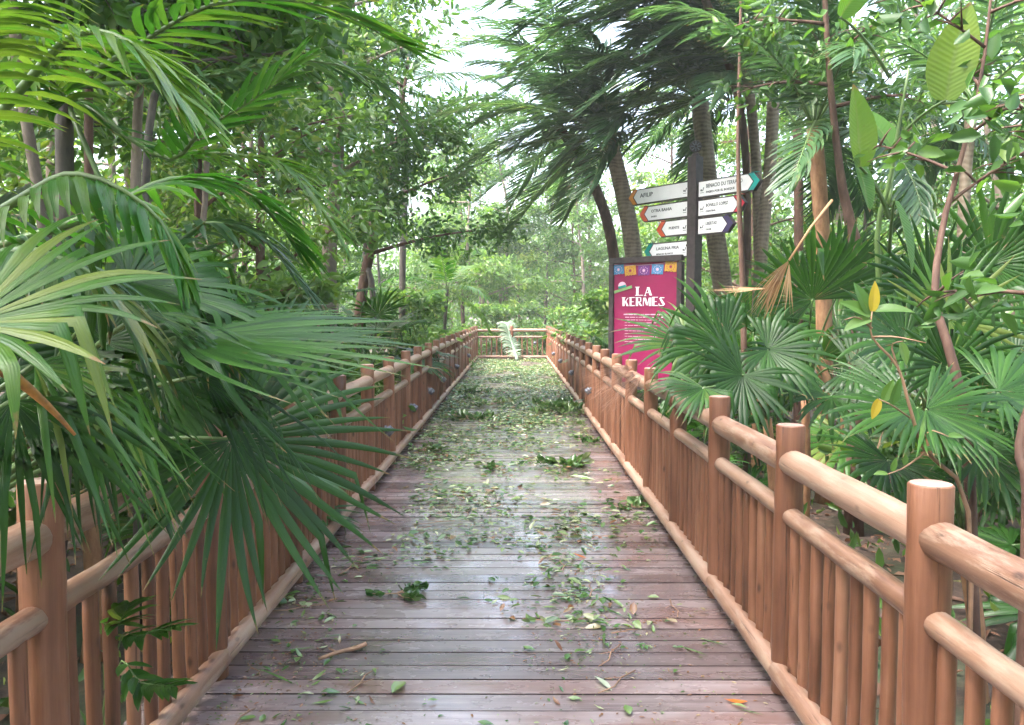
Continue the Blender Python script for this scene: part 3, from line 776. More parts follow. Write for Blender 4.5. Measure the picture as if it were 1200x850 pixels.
fan_plant('fan_palm', 'bright spiky fan palm behind the thin red stem at the right', (2.75, 5.3), [
    (at(1112, 375, 4.9), (.85, -.1, .25), (.0, -.95, .25), .55, dict(N=34, spread=140, split=.45, droop=.25, snap=.05, t0=.75, cup=.03)),
    (at(1090, 340, 5.2), (-.1, 0, 1), (0, -.9, .3), .55, dict(N=34, spread=140, split=.5, droop=.3, snap=.1, t0=.4)),
    (at(1160, 310, 5.3), (.4, -.1, .9), (-.1, -.9, .3), .6, dict(N=32, spread=130, droop=.4, t0=.4)),
    (at(1060, 400, 5.0), (-.7, -.2, -.1), (0, -.8, .5), .52, dict(N=32, spread=140, droop=.7, snap=.2, t0=.35)),
    (at(1190, 420, 4.9), (.6, -.3, -.2), (0, -.7, .7), .55, dict(N=32, spread=140, droop=.8, snap=.3, t0=.5)),
], 35, (2.7, 5.3, 1.0))
fan_plant('fan_palm', 'low fan palm with broad silvery shining leaves just behind the nearest right fence posts', (2.35, 4.0), [
    (at(1075, 478, 3.75), (-.75, -.15, -.12), (-.05, -.5, .85), .5, dict(N=30, spread=95, split=.55, droop=.5, snap=.15, t0=.5)),
    (at(1085, 480, 3.7), (.7, -.3, -.3), (.1, -.55, .85), .52, dict(N=32, spread=100, split=.5, droop=.7, snap=.2, t0=.45)),
    (at(1170, 460, 3.9), (.75, -.2, -.2), (.1, -.5, .85), .55, dict(N=32, spread=130, split=.5, droop=.7, snap=.2, t0=.55)),
    (at(1040, 540, 3.9), (-.3, -.5, -.3), (0, -.7, .7), .42, dict(N=30, spread=130, droop=.8, t0=.4)),
    (at(1150, 530, 3.9), (.3, -.5, -.35), (0, -.7, .7), .45, dict(N=30, spread=130, droop=.8, snap=.3, t0=.4)),
    (at(1110, 430, 4.2), (0, .1, 1), (0, -.9, .3), .42, dict(N=30, spread=130, droop=.6, t0=.35)),
], 36, (2.25, 4.0, .55))

# generic fan palms: three built, the rest copied
def generic_fan(seed, n, Rr, H):
    rr = random.Random(seed); t = []
    root = V3(0, 0, 0); st = V3(0, 0, H); out = []
    for i in range(n):
        az = i * 2.4 + rr.uniform(-.3, .3); el = R(70 - 85 * i / n + rr.uniform(-8, 8))
        d = V3(math.cos(az) * math.cos(el), math.sin(az) * math.cos(el), math.sin(el))
        Lp = Rr * rr.uniform(.9, 1.4); hub = st + d * Lp
        e2 = el - R(25); a = V3(math.cos(az) * math.cos(e2), math.sin(az) * math.cos(e2), math.sin(e2))
        nn = V3(-math.cos(az) * math.sin(e2), -math.sin(az) * math.sin(e2), math.cos(e2))
        out.append(fan_frond(st, hub, a, nn, Rr * rr.uniform(.8, 1.1), rr, 'fan', .1, N=26, spread=140, droop=rr.uniform(.4, .9), snap=.25, t0=rr.uniform(.3, .65)))
    sm = trunk_mesh('stem', [root, V3(.02, 0, H / 2), st], .05, .04, M['fibre'], 8, 5, .2, seed)
    return sm, out
protos = []
for s, (n, Rr, H) in enumerate(((9, .55, .35), (10, .6, .9), (11, .55, 1.7))):
    sm, fr_ = generic_fan(60 + s, n, Rr, H); protos.append((sm, fr_))
def place_fan(k, x, y, label, group, rz, sc):
    t = thing('fan_palm', label, 'palm', (x, y, gz(x, y) - .02), group, rz); t.scale = (sc,) * 3
    obj('stem', protos[k][0], t)
    for m in protos[k][1]: obj('frond', m, t)
rr = random.Random(77)
GFR, GFL = 'small fan palms growing under the trees on the right', 'small fan palms growing under the trees on the left'
for (x, y, k) in ((2.0, 8.6, 0), (3.4, 8.3, 1), (4.3, 6.4, 1), (3.6, 5.0, 0), (5.2, 8.0, 2), (3.0, 10.0, 1), (4.2, 11.0, 2), (2.0, 13.6, 0), (3.4, 15.0, 1), (2.2, 17.5, 1), (4.6, 14.0, 1), (2.4, 21.0, 0), (3.6, 20.0, 2), (2.3, 25.0, 1), (5.6, 11.5, 2), (6.0, 6.5, 2)):
    place_fan(k, x, y, 'small fan palm growing under the trees behind the right fence', GFR, rr.uniform(0, 6.28), rr.uniform(.85, 1.2))
for (x, y, k) in ((-2.4, 4.5, 1), (-2.2, 6.0, 0), (-3.2, 5.2, 2), (-3.4, 3.6, 2), (-2.3, 8.2, 1), (-3.4, 7.6, 2), (-2.3, 10.5, 0), (-3.2, 11.0, 1), (-2.4, 13.5, 1), (-3.6, 14.6, 2), (-2.3, 17.0, 0), (-3.4, 18.6, 1), (-2.4, 21.5, 1), (-2.5, 25.5, 1), (-4.4, 8.6, 2), (-4.2, 5.8, 2)):
    place_fan(k, x, y, 'small fan palm growing under the trees behind the left fence', GFL, rr.uniform(0, 6.28), rr.uniform(.85, 1.2))

# ------------------------------------------------------------------ feather palms
def hides_sign(p):
    """fronds that would hang right before the arrow boards are the ones the storm tore off"""
    if p.y > 13 or p.y < 1: return False
    x = 603 + 950 * p.x / p.y; y = 366 - 950 * (p.z - CAMZ) / p.y; sag = 330 / p.y
    return 730 < x < 910 and 165 - sag < y < 310
def palm_tree(label, ctrl, r0, r1, n, L, seed, mat='feather', barkm='palmbark', wind=WL * .6, droop=1.0, az0=0, bias=0, pairs=40, ll=.5, w=.02, group=None, el=(75, -15), name='feather_palm', t0=.4):
    rr = random.Random(seed); root = Vector(ctrl[0]); root.z = gz(root.x, root.y) - .05
    t = thing(name, label, 'palm', root, group); c = [root] + [Vector(p) for p in ctrl[1:]]
    obj('trunk', trunk_mesh('trunk', c, r0, r1, M[barkm], 12, 16, .06, seed), t)
    top = c[-1] - root
    for i in range(n):
        az = az0 + i * 2.399 + rr.uniform(-.25, .25)
        if bias: az = math.pi + (((az - math.pi + math.pi) % (2 * math.pi)) - math.pi) * (1 - bias)
        e = R(el[0] + (el[1] - el[0]) * i / max(1, n - 1) + rr.uniform(-8, 8))
        d = V3(math.cos(az) * math.cos(e), math.sin(az) * math.cos(e), math.sin(e))
        l = L * rr.uniform(.85, 1.1)
        pts = arch(top, d, l, droop * rr.uniform(.8, 1.25), wind * .5)
        if any(hides_sign(q + root) for q in pts): continue
        mb = MB(); feather(mb, pts, pairs, ll * rr.uniform(.9, 1.1), w, wind, .75, rr, t0=t0 + rr.uniform(-.12, .12), r0=.014 * L / 2.5 + .004)
        obj('frond', mb.mesh('frond', [M[mat], M['stalk']]), t)
    return t
palm_tree('stout ringed palm trunk right behind the signpost, its dark fronds blown to the left', [at(868, 507, 13.5), at(850, 360, 13.5), at(832, 230, 13.5), at(820, 118, 13.5)], .17, .14, 24, 3.3, 41, wind=V3(-.9, -.1, 0), bias=.35, pairs=48, ll=.62, w=.022, t0=.3)
palm_tree('pale leaning palm trunk rising behind the left edge of the pink board', [at(752, 500, 14), at(744, 320, 14), at(733, 240, 14), at(713, 158, 14)], .16, .13, 22, 2.9, 42, wind=V3(-.9, -.1, 0), bias=.4, pairs=46, ll=.6, w=.022, t0=.35)
palm_tree('thin leaning red palm trunk left of the pink board', [at(738, 470, 15.5), at(718, 290, 15.5), at(690, 205, 15.5), at(655, 148, 15.5)], .11, .09, 12, 2.6, 43, barkm='redbark', wind=V3(-.9, 0, 0), bias=.3, pairs=42, ll=.55, t0=.4)
palm_tree('brown fibrous palm trunk in the middle of the right side, orange at its foot', [at(970, 512, 8.5), at(966, 400, 8.5), at(962, 250, 8.5), at(954, 150, 8.5)], .088, .075, 20, 2.1, 44, barkm='fibre', wind=V3(-.7, 0, 0), bias=.2, pairs=42, ll=.42, w=.017, t0=.25)
palm_tree('slim grey palm trunk just right of the arrow boards, under the densest fronds', [at(897, 430, 13.2), at(890, 330, 13.2), at(886, 190, 13.0), at(874, 70, 12.4)], .085, .075, 26, 3.1, 45, wind=V3(-.8, 0, 0), bias=.3, pairs=46, ll=.5, w=.019, t0=.2)
palm_tree('tall thin palm trunk whose crown hangs over the top of the picture above the signpost', [at(876, 430, 12.9), at(876, 300, 12.9), at(868, 130, 12.7), at(820, -20, 11.8)], .06, .06, 26, 3.0, 46, barkm='redbark', wind=V3(-1.0, -.1, 0), bias=.45, pairs=50, ll=.58, w=.02, t0=.25)
palm_tree('yellowish palm trunk between the signpost and the brown trunk', [at(885, 440, 12.5), at(892, 300, 12.5), at(902, 200, 12.5), at(906, 120, 12.5)], .1, .09, 12, 2.4, 47, wind=V3(-.6, 0, 0), bias=.1, pairs=40, ll=.5, t0=.35)
palm_tree('dark slim palm trunk left of the brown fibrous trunk', [at(938, 430, 10.5), at(936, 260, 10.5), at(934, 150, 10.5)], .06, .055, 10, 2.2, 48, barkm='redbark', wind=V3(-.6, 0, 0), pairs=40, ll=.45, t0=.3)
palm_tree('slim pale palm trunk far right behind the thin red stem', [at(1128, 420, 9), at(1128, 300, 9), at(1132, 200, 9), at(1140, 120, 9)], .065, .06, 12, 2.2, 49, wind=V3(-.5, 0, 0), bias=.1, pairs=40, ll=.45, t0=.4)
palm_tree('young feather palm at the left side of the far boardwalk with pale arching fronds', [at(516, 470, 20), at(520, 400, 20), at(524, 340, 20)], .05, .04, 9, 1.5, 50, 'bright', 'darkbark', V3(-.3, 0, 0), pairs=30, ll=.4, w=.02, t0=.6)
palm_tree('yellow-green feather palm behind the far end of the boardwalk', [at(585, 440, 37), at(587, 360, 37), at(585, 300, 37)], .1, .08, 12, 3.0, 51, 'bright', 'bark', V3(-.2, 0, 0), pairs=36, ll=.6, w=.03, t0=.85)
palm_tree('feather palm with a tilted dark crown on the left over the forked tree', [at(470, 450, 19), at(472, 300, 19), at(476, 180, 19), at(470, 100, 19)], .08, .07, 14, 2.6, 52, wind=V3(.4, 0, -.1), pairs=40, ll=.5, t0=.45, barkm='darkbark')

# leaning left foreground palms: fronds drawn through their own control points
def frond_on(t, ctrl, pairs, ll, w, mat, wind, droop, seed, **kw):
    mb = MB(); o = t.location
    feather(mb, [p - o for p in smooth_path(ctrl, 14)], pairs, ll, w, wind, droop, random.Random(seed), **kw)
    return obj('frond', mb.mesh('frond', [M[mat], M['stalk']]), t)
def bare_palm(label, root, top, r0, barkm='darkbark', seed=1):
    root = V3(root[0], root[1], gz(*root) - .05); t = thing('feather_palm', label, 'palm', root)
    obj('trunk', trunk_mesh('trunk', [root, (root + Vector(top)) / 2 + V3(.05, 0, 0), Vector(top)], r0, r0 * .8, M[barkm], 10, 10, .1, seed), t); return t
t = bare_palm('bright green feather palm at the far left with hanging pointed leaflets', (-2.3, 2.6), (-2.0, 2.45, 1.75), .05)
frond_on(t, [V3(-2.0, 2.45, 1.7), at(20, 235, 2.3), at(95, 205, 2.25), at(180, 250, 2.2), at(220, 330, 2.2)], 26, .24, .015, 'bright', V3(.35, 0, -.2), 1.3, 1, start=.08, vee=-.1, t0=.5)
frond_on(t, [V3(-2.0, 2.45, 1.75), at(20, 110, 2.2), at(90, 40, 2.0), at(160, 55, 1.9), at(215, 120, 1.85)], 36, .26, .011, 'bright', V3(.5, 0, -.1), .9, 2, start=.15, t0=.75)
frond_on(t, [V3(-2.0, 2.45, 1.75), at(90, 260, 2.5), at(200, 210, 2.7), at(290, 225, 2.8), at(350, 290, 2.9)], 24, .3, .017, 'bright', V3(.5, 0, -.1), .9, 3, start=.15, t0=.55)
frond_on(t, [V3(-2.0, 2.45, 1.7), at(-10, 300, 2.0), at(60, 300, 1.9), at(130, 340, 1.9), at(170, 420, 1.9)], 18, .26, .018, 'feather', V3(.4, 0, -.2), 1.2, 4, start=.1, t0=.6)
frond_on(t, [V3(-2.0, 2.45, 1.75), at(-60, 150, 2.0), at(-40, 40, 1.8), at(30, -20, 1.6)], 34, .26, .011, 'bright', V3(.6, 0, -.1), .8, 5, start=.15, t0=.85)
t = bare_palm('tall left feather palm whose long bright frond streams along the top edge', (-2.6, 4.4), (-2.35, 4.3, 2.9), .055)
frond_on(t, [V3(-2.35, 4.3, 2.85), at(150, 60, 3.8), at(250, 5, 3.5), at(370, 5, 3.3), at(465, 50, 3.2)], 40, .4, .02, 'bright', V3(.7, 0, 0), .5, 6, start=.12, t0=.5)
frond_on(t, [V3(-2.35, 4.3, 2.85), at(190, 185, 4.1), at(240, 150, 3.9), at(300, 115, 3.8), at(345, 75, 3.8)], 26, .3, .018, 'bright', V3(.3, 0, .2), .4, 7, start=.1, t0=.35)
frond_on(t, [V3(-2.35, 4.3, 2.8), at(170, 170, 4.4), at(260, 180, 4.2), at(335, 195, 4.1), at(395, 270, 4.0)], 26, .34, .018, 'bright', V3(.4, 0, -.1), .8, 8, start=.1, t0=.8)
frond_on(t, [V3(-2.35, 4.3, 2.8), at(160, 290, 4.2), at(230, 262, 4.0), at(300, 275, 4.0), at(360, 340, 4.0)], 26, .36, .02, 'feather', V3(.4, 0, -.1), 1.0, 9, start=.1, t0=.55)
frond_on(t, [V3(-2.35, 4.3, 2.85), at(240, 90, 4.6), at(340, 70, 4.6), at(430, 90, 4.6), at(480, 160, 4.6)], 34, .4, .018, 'feather', V3(.5, 0, -.1), .9, 10, start=.12, t0=.5)
frond_on(t, [V3(-2.35, 4.3, 2.85), at(80, 120, 4.2), at(50, 90, 4.0), at(-20, 110, 3.8)], 26, .36, .018, 'bright', V3(.5, 0, -.1), .9, 11, start=.12, t0=.6)
t = bare_palm('shadowed feather palm low on the left behind the fan leaves', (-2.9, 3.6), (-2.6, 3.5, 1.1), .05)
for i, (c, m) in enumerate((([at(60, 360, 3.3), at(130, 330, 3.1), at(220, 350, 3.0), at(290, 440, 3.0)], 'feather'), ([at(100, 420, 3.3), at(180, 400, 3.1), at(260, 440, 3.0), at(310, 520, 3.0)], 'feather'), ([at(80, 340, 3.5), at(150, 270, 3.5), at(230, 300, 3.5), at(300, 380, 3.5)], 'bright'), ([at(30, 470, 3.0), at(90, 460, 2.8), at(150, 500, 2.8), at(190, 590, 2.8)], 'feather'))):
    frond_on(t, [V3(-2.6, 3.5, 1.05)] + c, 26, .3, .018, m, V3(.4, 0, -.2), 1.0, 20 + i, t0=.4)

# dry fan leaf hanging by the brown trunk, dry fringe lying over the right fence, pale frond over the end fence
t = thing('dry_palm_leaf', 'dry tan palm leaf hanging broken between the signpost and the brown palm trunk', 'dead leaf', at(975, 235, 6.0))
mb = MB(); o0 = t.location; h0 = at(925, 305, 5.8) - o0
mb.tube([V3(0, 0, 0), h0 * .5 + V3(0, 0, .02), h0], [.011, .01, .009], 6, 1)
fan_blade(mb, h0, V3(-.62, -.1, -.78), V3(.5, -.8, .1), .5, 16, 20, .3, .4, V3(-.1, 0, 0), .02, random.Random(4), 0, .15)
fan_blade(mb, h0, V3(-.5, .0, -.85), V3(.6, -.7, .2), .44, 8, 16, .6, .3, V3(-.1, 0, 0), .02, random.Random(14), 0, .3)
fan_blade(mb, h0 + V3(.0, 0, -.02), V3(-.1, -.1, -1), V3(.3, -.9, .1), .36, 9, 12, .4, .3, V3(0, 0, 0), .02, random.Random(6), 0, .1)
fan_blade(mb, at(902, 338, 5.8) - o0, V3(-1, 0, -.05), V3(0, -.5, .9), .42, 9, 10, .5, .15, V3(0, 0, 0), .02, random.Random(5), 0, .1)
obj('blade', mb.mesh('blade', [M['dry'], M['dry']]), t)
t = thing('dry_palm_leaf', 'brown shredded palm leaf draped over the right fence below the pink board', 'dead leaf', at(748, 434, 7.2))
mb = MB(); o0 = t.location
for k, (px, py, ax) in enumerate(((748, 436, (-1, -.35, -.3)), (742, 430, (-1, -.2, -.1)), (752, 442, (-.9, -.5, -.5)))):
    fan_blade(mb, at(px, py, 7.15 - .08 * k) - o0, V3(*ax), V3(-.1, -.6, .8), .5, 34, 34, .1, .5, V3(-.4, 0, 0), .02, random.Random(k), 0, .1)
obj('blade', mb.mesh('blade', M['dryred']), t)
t = thing('fallen_frond', 'pale grey-green palm frond fallen over the far end fence', 'palm frond', (-.05, YEND - .55, .03))
mb = MB(); feather(mb, smooth_path([V3(.14, -.35, .02), V3(.05, .2, .28), V3(-.1, .45, .75), V3(-.2, .62, 1.2), V3(-.28, .9, 1.3)], 14), 60, .5, .02, V3(0, 0, -.3), .9, random.Random(9), start=.1, r0=.06, a0=55)
obj('blade', mb.mesh('blade', [M['pale'], M['pale']]), t)

# ------------------------------------------------------------------ slender trees one can tell apart
def hero_tree(name, label, ctrl, r0, seed, barkm='bark', group=None, **kw):
    root = Vector(ctrl[0]); root.z = gz(root.x, root.y) - .05; c = [V3(0, 0, 0)] + [Vector(p) - root for p in ctrl[1:]]
    return make_tree(name, label, 'tree', root, tree_parts(0, r0, seed, ctrl=c, barkm=barkm, **kw), group)
t = hero_tree('slender_tree', 'rough brown tree trunk with a broken side branch, standing left of the forked tree', [at(385, 455, 14), at(386, 300, 14), at(396, 190, 14), at(403, 70, 14), at(412, -90, 14)], .16, 71, 'bark', crown=.45, spread=2.2, nleaf=5000, ll=.16)
mb = MB(); o0 = t.location; mb.tube([at(399, 174, 14) - o0, at(375, 177, 13.6) - o0, at(343, 186, 13.3) - o0], [.075, .07, .06], 9, 0, .5, True, None, .15, 3)
obj('branch_stub', mb.mesh('branch_stub', M['bark']), t)
t = hero_tree('forked_tree', 'forked leaning tree beside the left fence with a thin dark second stem', [at(412, 450, 16), at(425, 340, 16), at(445, 250, 16), at(463, 180, 16), at(480, 60, 16)], .13, 72, 'redbark', crown=.35, spread=2.3, nleaf=5000, ll=.15)
mb = MB(); o0 = t.location; mb.tube([q - o0 for q in smooth_path([at(438, 400, 15.9), at(436, 335, 15.9), at(428, 305, 16), at(430, 270, 16)], 8)], [.07, .065, .06, .06, .06, .055, .05, .05, .05], 8)
obj('second_stem', mb.mesh('second_stem', M['darkbark']), t)
hero_tree('slender_tree', 'curved pale trunk just behind the far left corner of the fence', [at(566, 420, 33), at(567, 375, 33), at(562, 335, 33), at(548, 305, 33), at(552, 200, 33)], .17, 73, 'bark', crown=.4, spread=2.6, nleaf=5000, ll=.2, mat='leaf2')
hero_tree('slender_tree', 'thin straight brown trunk nearest the top left corner', [at(100, 440, 5.4), at(104, 200, 5.4), at(105, 60, 5.4), at(104, -80, 5.4), at(110, -300, 5.4)], .037, 74, 'redbark', crown=.45, spread=1.5, nleaf=3000, ll=.12, mat='leaf2')
hero_tree('slender_tree', 'thin brown sapling trunk leaning right beside the darkest stem at the upper left', [at(150, 440, 6), at(160, 170, 6), at(175, 40, 6), at(185, -60, 6), at(195, -280, 6)], .045, 75, 'bark', crown=.45, spread=1.5, nleaf=3000, ll=.13)
hero_tree('slender_tree', 'dark thin stem leaning right at the upper left', [at(150, 440, 5), at(172, 185, 5), at(200, 80, 5), at(218, -10, 5), at(245, -250, 5)], .032, 76, 'darkbark', crown=.5, spread=1.4, nleaf=2600, ll=.13)
hero_tree('slender_tree', 'reddish tree trunk in the shade left of the rough brown trunk', [at(238, 470, 9), at(234, 330, 9), at(232, 180, 9), at(230, 20, 9), at(230, -160, 9)], .07, 77, 'redbark', crown=.35, spread=2, nleaf=4500, ll=.13)
hero_tree('slender_tree', 'red-brown trunk deep in the wood on the left with pale leaves', [at(305, 450, 12), at(305, 330, 12), at(306, 150, 12), at(308, -60, 12)], .1, 78, 'redbark', crown=.3, spread=2, nleaf=5000, ll=.15, mat='leaf2')
hero_tree('slender_tree', 'dark crooked trunk forking right of the fibrous palm trunk', [at(1005, 440, 7.4), at(1004, 330, 7.4), at(996, 260, 7.4), at(985, 205, 7.4), at(970, 60, 7.4), at(960, -160, 7.4)], .075, 79, 'redbark', crown=.72, spread=1.3, nleaf=1500, ll=.11)
t = hero_tree('thin_tree', 'thin bent red-brown stem rising behind the two nearest right fence posts', [at(1152, 640, 3.9), at(1135, 530, 3.95), at(1118, 430, 4), at(1096, 350, 4.1), at(1104, 270, 4.2), at(1125, 190, 4.2), at(1150, 90, 4.2), at(1165, -40, 4.2)], .03, 80, 'redbark', crown=.62, spread=.7, nleaf=110, ll=.12, nb=6, wr=.5)
hero_tree('thin_tree', 'smooth reddish trunk at the right edge of the picture', [at(1205, 700, 3.2), at(1206, 600, 3.2), at(1196, 520, 3.25), at(1225, 380, 3.3), at(1230, 60, 3.4)], .035, 81, 'redbark', crown=.72, spread=.8, nleaf=260, ll=.11, nb=6)
t = hero_tree('liana', 'thin dark red stem passing in front of the green-tipped arrow board', [at(878, 470, 9.2), at(870, 330, 9.2), at(866, 230, 9.2), at(865, 140, 9.2), at(868, 0, 9.2), at(866, -160, 9.2)], .04, 82, 'redbark', crown=.85, spread=.8, nleaf=250, ll=.12, nb=4)

# big paddle leaves, yellow-green against the light
def paddle(mb, base, d, n, L, Wd, droop, rr, t=.5):
    d = d.normalized(); s = d.cross(n).normalized(); p = base.copy(); rows = []; K = 44; H_ = 5
    for k in range(K + 1):
        u = k / K; wd = Wd * .5 * (math.sin(math.pi * min(1, .06 + u * .94) ** .8) ** .8 if u < .995 else .02)
        nn = s.cross(d).normalized()
        for j in range(-H_, H_ + 1):
            v = j / H_; rows.append(p + s * (v * wd) + nn * (abs(v) * wd * .3 + (.004 * L * (k % 2)) * abs(v) ** .5))
        d = (d + DOWN * droop / K).normalized(); p = p + d * (L / K)
    n_ = 2 * H_ + 1
    for k in range(K):
        for j in range(n_ - 1):
            pass
    mb.add(rows, [(k * n_ + j, k * n_ + j + 1, (k + 1) * n_ + j + 1, (k + 1) * n_ + j) for k in range(K) for j in range(n_ - 1)], 0, t, [(j / H_, k / K) for k in range(K + 1) for j in range(-H_, H_ + 1)])
t = thing('banana_plant', 'tall plant with large yellow-green paddle leaves against the light at the upper right', 'plant', (2.75, 5.2, gz(2.75, 5.2)))
o0 = Vector(t.location); mb = MB()
mb.tube([q - o0 for q in smooth_path([o0, at(1030, 330, 5.2), at(1045, 200, 5.1), at(1065, 80, 5.0)], 12)], [.026 - .0016 * i for i in range(13)], 8)
obj('stem', mb.mesh('stem', M['stalk']), t); rr = random.Random(12)
for px, py, ax, nv, L, wd, tn, Y in ((1008, 196, (-.12, -.1, 1), (.45, -.85, .1), .5, .26, .5, 4.6), (1108, 118, (.1, -.1, 1), (-.5, -.8, .2), .55, .27, .7, 4.4), (1003, 190, (.25, -.3, -.9), (.5, -.75, .3), .34, .17, .3, 4.7), (1048, 235, (.15, -.4, -.9), (.6, -.7, -.2), .5, .17, .5, 4.7), (1050, 180, (-.3, .2, .7), (.4, -.9, .2), .5, .2, .25, 5.2), (985, 20, (.3, -.1, .6), (.4, -.8, .3), .34, .17, .5, 4.8)):
    b = at(px, py, Y); mb = MB(); c0 = at(1042, min(330, max(90, py + 60)), 5.1)
    mb.tube([q - o0 for q in bez(c0, (c0 + b) / 2 + V3(0, 0, .08), b, 5)], [.012, .011, .01, .009, .008, .007], 6, 1)
    paddle(mb, b - o0, Vector(ax), Vector(nv), L * .9, wd * .9, .75, rr, tn); obj('leaf', mb.mesh('leaf', [M['paddle'], M['stalk']]), t)
# shoot with a few leaves behind the near right posts
t = thing('leafy_shoot', 'thin shoot with a leaf tuft and one yellow leaf behind the nearest right post', 'plant', (*at(1142, 640, 3.6).xy, gz(2.0, 3.6)))
o0 = Vector(t.location); mb = MB()
main = smooth_path([o0, at(1135, 600, 3.6), at(1085, 530, 3.55), at(1067, 480, 3.5), at(1052, 430, 3.5), at(1022, 395, 3.5), at(1022, 365, 3.5)], 18)
mb.tube([q - o0 for q in main], [.012 - .0005 * i for i in range(19)], 7)
tw = [[at(1022, 395, 3.5), at(1050, 395, 3.45), at(1085, 402, 3.4)], [at(1052, 430, 3.5), at(1045, 405, 3.5), at(1058, 400, 3.45)], [at(1067, 490, 3.5), at(1045, 475, 3.4), at(1030, 468, 3.4)], [at(1080, 525, 3.5), at(1090, 505, 3.5), at(1112, 512, 3.45)], [at(1022, 385, 3.5), at(1005, 372, 3.5), at(990, 375, 3.5)], [at(1085, 530, 3.5), at(1060, 548, 3.4), at(1040, 556, 3.35)]]
for c in tw: mb.tube([q - o0 for q in smooth_path(c, 5)], [.005, .0045, .004, .003, .003, .002], 5)
obj('stem', mb.mesh('stem', M['browntwig']), t)
def big_leaf(px, py, Y, ax, nv, L, wd, mat, tn=.5):
    mb = MB(); paddle(mb, at(px, py, Y) - o0, Vector(ax), Vector(nv), L, wd, .5, rr, tn); obj('leaf', mb.mesh('leaf', M[mat]), t)
for a in ((1022, 365, 3.5, (.05, 0, 1), (.2, -.9, 0), .13, .055, 'yellow'), (1025, 365, 3.5, (.9, -.3, .2), (-.1, -.5, .9), .16, .07, 'leaf2'), (1020, 370, 3.5, (-.7, 0, .5), (.3, -.9, .3), .15, .06, 'leaf', .8), (1020, 375, 3.5, (-.8, -.2, -.1), (.1, -.5, .8), .14, .06, 'leaf2'), (1018, 368, 3.5, (-.3, .1, .9), (.2, -.9, .2), .15, .06, 'leaf', .6), (1055, 402, 3.48, (.3, -.1, -.9), (.3, -.9, .2), .1, .05, 'leaf2'), (1030, 468, 3.4, (-.3, 0, -.7), (.2, -.9, .2), .09, .045, 'yellow'), (1035, 470, 3.4, (.3, 0, .9), (.1, -.9, .2), .1, .05, 'leaf', .7), (1045, 474, 3.4, (.2, 0, .9), (.3, -.9, .2), .12, .05, 'leaf', .6), (1040, 556, 3.35, (-.9, 0, .2), (0, -.5, .9), .06, .03, 'leaf', .7), (1045, 552, 3.35, (.2, 0, .9), (.2, -.9, .3), .06, .03, 'leaf', .6), (1112, 512, 3.45, (.9, 0, .2), (0, -.6, .8), .07, .035, 'leaf', .8), (1060, 545, 3.4, (0, 0, 1), (.2, -.9, .2), .05, .03, 'leaf', .8)):
    big_leaf(*a)

# ------------------------------------------------------------------ the wood on both sides: six trees built, the rest copied
kinds = [tree_parts(8.5, .085, 91, (.4, .2), .18, 2.0, 4200, .14, 'leaf', 'bark'), tree_parts(10, .1, 92, (-.5, .3), .22, 2.4, 4600, .15, 'leaf2', 'redbark'),
         tree_parts(7, .07, 93, (.3, -.4), .12, 1.7, 3800, .13, 'leaf', 'darkbark'), tree_parts(11, .12, 94, (.6, 0), .25, 2.7, 4800, .17, 'leaf', 'bark', 13), tree_parts(9, .09, 95, (-.4, -.2), .15, 2.1, 3800, .18, 'leaf2', 'bark'), tree_parts(10.5, .05, 96, (.5, .2), .48, 2.3, 7500, .13, 'leaf', 'bark')]  # last kind: high canopy added, mostly out of view, to shade the foreground
kname = ['leafy tree with a grey-brown trunk', 'pale leafy tree with a reddish trunk', 'low dark-stemmed leafy tree', 'tall broad leafy tree', 'pale large-leaved tree', 'added high-crowned shade tree']
rr = random.Random(5)
def wood(spots, where, group):
    for x, y, k in spots:
        if 14 < y < 33: x += math.copysign(1.5, x)
        make_tree('broadleaf_tree', f'{kname[k]} {where}', 'tree', (x, y, gz(x, y) - .05), kinds[k], f'{kname[k]}s {where}', rr.uniform(0, 6.28), rr.uniform(.85, 1.15))
wood([(-4.4, 6.6, 2), (-5.2, 9.4, 0), (-5.0, 12.0, 2), (-5.8, 12.4, 4), (-4.3, 16.6, 0), (-6.5, 16.2, 3), (-3.9, 20.5, 4), (-5.8, 21.5, 1), (-4.1, 25.5, 0), (-6.2, 26.5, 3), (-7.6, 9.0, 1), (-8.8, 13.2, 3), (-9.4, 19.5, 1), (-3.6, 30.0, 2), (-6.0, 31.5, 1), (-6.3, 5.2, 4), (-3.3, 2.6, 5), (-2.9, .4, 5), (-4.2, 4.0, 5), (-4.4, 1.4, 5), (-3.0, 4.9, 5), (-3.2, 8.6, 5)], 'in the wood left of the boardwalk', 'l')
wood([(6.2, 9.8, 2), (7.8, 12.8, 0), (5.2, 17.0, 4), (7.6, 17.6, 3), (4.0, 20.4, 0), (6.4, 22.5, 1), (4.0, 25.0, 4), (6.5, 27.5, 3), (8.4, 8.2, 1), (9.8, 15.0, 1), (3.6, 29.6, 2), (5.6, 13.5, 2), (5.0, 31.5, 1), (4.4, 2.4, 5), (4.6, 5.6, 5), (3.6, 17.6, 1)], 'in the wood right of the boardwalk', 'r')
wood([(-2.9, 35.5, 4), (1.2, 36.5, 2), (3.0, 35, 4), (3.8, 38.5, 1), (-4.4, 38.0, 1), (1.6, 41.0, 4), (-1.4, 42.5, 0), (5.6, 36, 4), (-.6, 37, 2), (.4, 46, 1), (-3.6, 47, 4), (4, 47, 1), (-2.2, 36.2, 1), (2.6, 36.6, 1), (-.2, 39.4, 3)], 'beyond the far end of the boardwalk', 'e')

